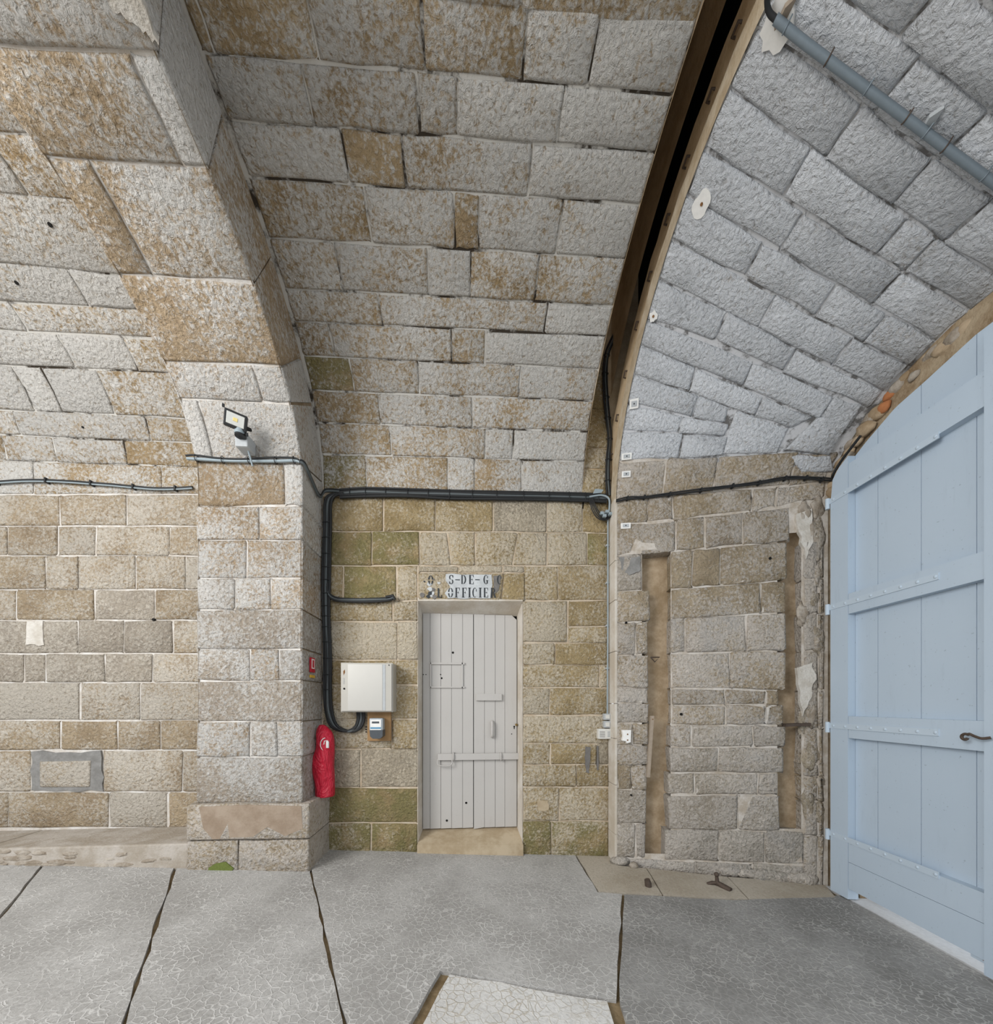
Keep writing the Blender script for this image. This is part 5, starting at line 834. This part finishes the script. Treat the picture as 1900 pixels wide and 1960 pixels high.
PL = [(0.031, 34.829), (0.036, 19.948), (0.043, 14.411), (0.051, -2.921)]
for (u, v), (w, h), lb in zip(PL, ((.07, .065), (.085, .05), (.075, .05), (.085, .05)), ('small square metal plate on the pier above the others', 'small metal plate in pale mortar at the whitewash edge', 'small bare mortar pad with a hole just below the whitewash', 'small metal plate in pale mortar level with the cable loops')):
    plate_rv('fixing_plate', pn(u, v), w, h, .008, 'box_grey', lb, 'plate', 'fixing plates on the pier')
PT = [(0.059, 76.867), (0.049, 101.132), (0.023, 55.293)]
for i, ((u, v), r) in enumerate(zip(PT, (.055, .075, .03))):
    p, _, _, n = frame(sf_right, u, v); a = Vector((1, 0, 0)); a = (a-n*a.dot(n)).normalized(); b = n.cross(a); k = 18
    vs = [p+(a*math.cos(t)+b*math.sin(t))*r*rnd.uniform(.75, 1.15)+n*.009 for t in [2*math.pi*j/k for j in range(k)]]
    o = MB().add(vs+[w-n*.04 for w in vs], [tuple(range(k))]+[(j, j+k, (j+1) % k+k, (j+1) % k) for j in range(k)]).build('plaster_patch', M['sign_white'], vault_r)
    MB().cyl(p+n*.009, p+n*.0135, .008 if i != 1 else .006, 8).build('nail_hole', M['rust'], vault_r)
# wooden backing pieces behind the pipe
for i, (a, b) in enumerate([[(1.386, -1.879, 4.409), (1.389, -1.817, 4.421)], [(2.111, -1.853, 4.054), (2.128, -1.805, 4.058)]]):
    a, b = Vector(a), Vector(b); d = (b-a); w = Vector((.7, -.7, 0)).normalized()*.022
    n = d.cross(w).normalized()*.008
    MB().add([a-w-n, a+w-n, b+w-n, b-w-n, a-w+n, a+w+n, b+w+n, b-w+n], [(0, 1, 2, 3), (4, 5, 6, 7), (0, 1, 5, 4), (1, 2, 6, 5), (2, 3, 7, 6), (3, 0, 4, 7)]).build('wooden_block' if i == 0 else 'metal_strap', M['wood' if i == 0 else 'box_grey'], vp)
# batten, bracket and bar in the chases
bt = [(1.615, -0.222, 1.261), (1.58, -0.215, 0.716)]
a, b = Vector(bt[0]), Vector(bt[1]); d = (b-a).normalized()
m = MB(); w = Vector((.013, -.003, 0)); n = Vector((0, -.012, 0))
m.add([a-w-n, a+w-n, b+w-n, b-w-n, a-w+n, a+w+n, b+w+n, b-w+n], [(0, 1, 2, 3), (4, 5, 6, 7), (0, 1, 5, 4), (1, 2, 6, 5), (2, 3, 7, 6), (3, 0, 4, 7)])
bat = empty('wooden_batten'); m.build('batten', M['wood'], bat); tag(bat, 'short weathered wooden batten nailed along the edge of the wall chase', 'batten')
MB().cyl(a+Vector((0, -.016, -.03)), a+Vector((0, 0, -.03)), .005, 8).build('nail', M['rust'], bat)
kb = [(1.608, -0.211, 1.782), (1.682, -0.226, 1.781), (1.643, -0.218, 1.74)]
br = empty('iron_bracket'); tag(br, 'small triangular iron bracket across the chase nearest the pier', 'bracket')
MB().tube([kb[0], kb[1], kb[2], kb[0]], .006, 6).build('bracket_rod', M['iron'], br)
ib = [(2.666, -0.436, 1.186), (2.851, -0.475, 1.196)]
bar = empty('iron_bar'); tag(bar, 'rusty flat iron bar wedged across the chase beside the gate', 'iron bar')
m = MB(); a, b = Vector(ib[0]), Vector(ib[1]); n = Vector((.2, .97, 0))*.03; zt = Vector((0, 0, .012))
m.add([a-n-zt, b-n-zt, b+n-zt, a+n-zt, a-n+zt, b-n+zt, b+n+zt, a+n+zt], [(0, 1, 2, 3), (4, 5, 6, 7), (0, 1, 5, 4), (1, 2, 6, 5), (2, 3, 7, 6), (3, 0, 4, 7)]); m.build('bar', M['iron'], bar)
# iron bits on the floor by the wall
f1 = [(1.406, -0.573, -0.073), (1.997, -0.538, -0.104), (1.441, -0.23, -0.075), (1.348, -0.182, -0.07)]
x, y, z = f1[0]; pg = empty('iron_peg', (x, y, z)); MB().tube([(0, 0, -.03), (-.004, 0, .03), (-.012, 0, .055)], [.024, .025, .022], 12).build('peg', M['iron'], pg); tag(pg, 'short rusty iron peg standing in the beige paving', 'peg')
x, y, z = f1[1]; ps = empty('gate_stop', (x, y, z)); tag(ps, 'rusty iron gate catch with ball top set in the beige paving', 'gate catch')
MB().tube([(.05, -.09, .004), (.02, -.03, .012), (0, 0, .025)], [.022, .024, .018], 8).build('tongue', M['iron'], ps)
MB().tube([(0, 0, -.01), (0, 0, .05), (-.004, 0, .075)], [.016, .014, .012], 10).build('post', M['iron'], ps)
bm = bmesh.new(); bmesh.ops.create_uvsphere(bm, u_segments=12, v_segments=8, radius=.019)
for v in bm.verts: v.co += Vector((-.004, 0, .09))
MB().bm(bm, True).build('ball_top', M['iron'], ps)
MB().tube([(-.07, .02, .006), (-.03, .01, .02), (0, 0, .02)], [.012, .016, .014], 8).build('back_arm', M['iron'], ps)
x, y, z = f1[2]; s = lump((x, y, z+.018), .035, M['rubble'], None, 'loose_stone', 1.2, 1, .8, 2, .3, 3); tag(s, 'loose grey stone lying at the foot of the pier', 'stone')
x, y, z = f1[3]; s = lump((x, y+.02, z+.03), .05, M['right'], None, 'loose_stone', 1.7, 1, .8, 2, .3, 5); s.color = (.3, 0, .8, 1); tag(s, 'larger bluish stone stub lying against the pier foot', 'stone')
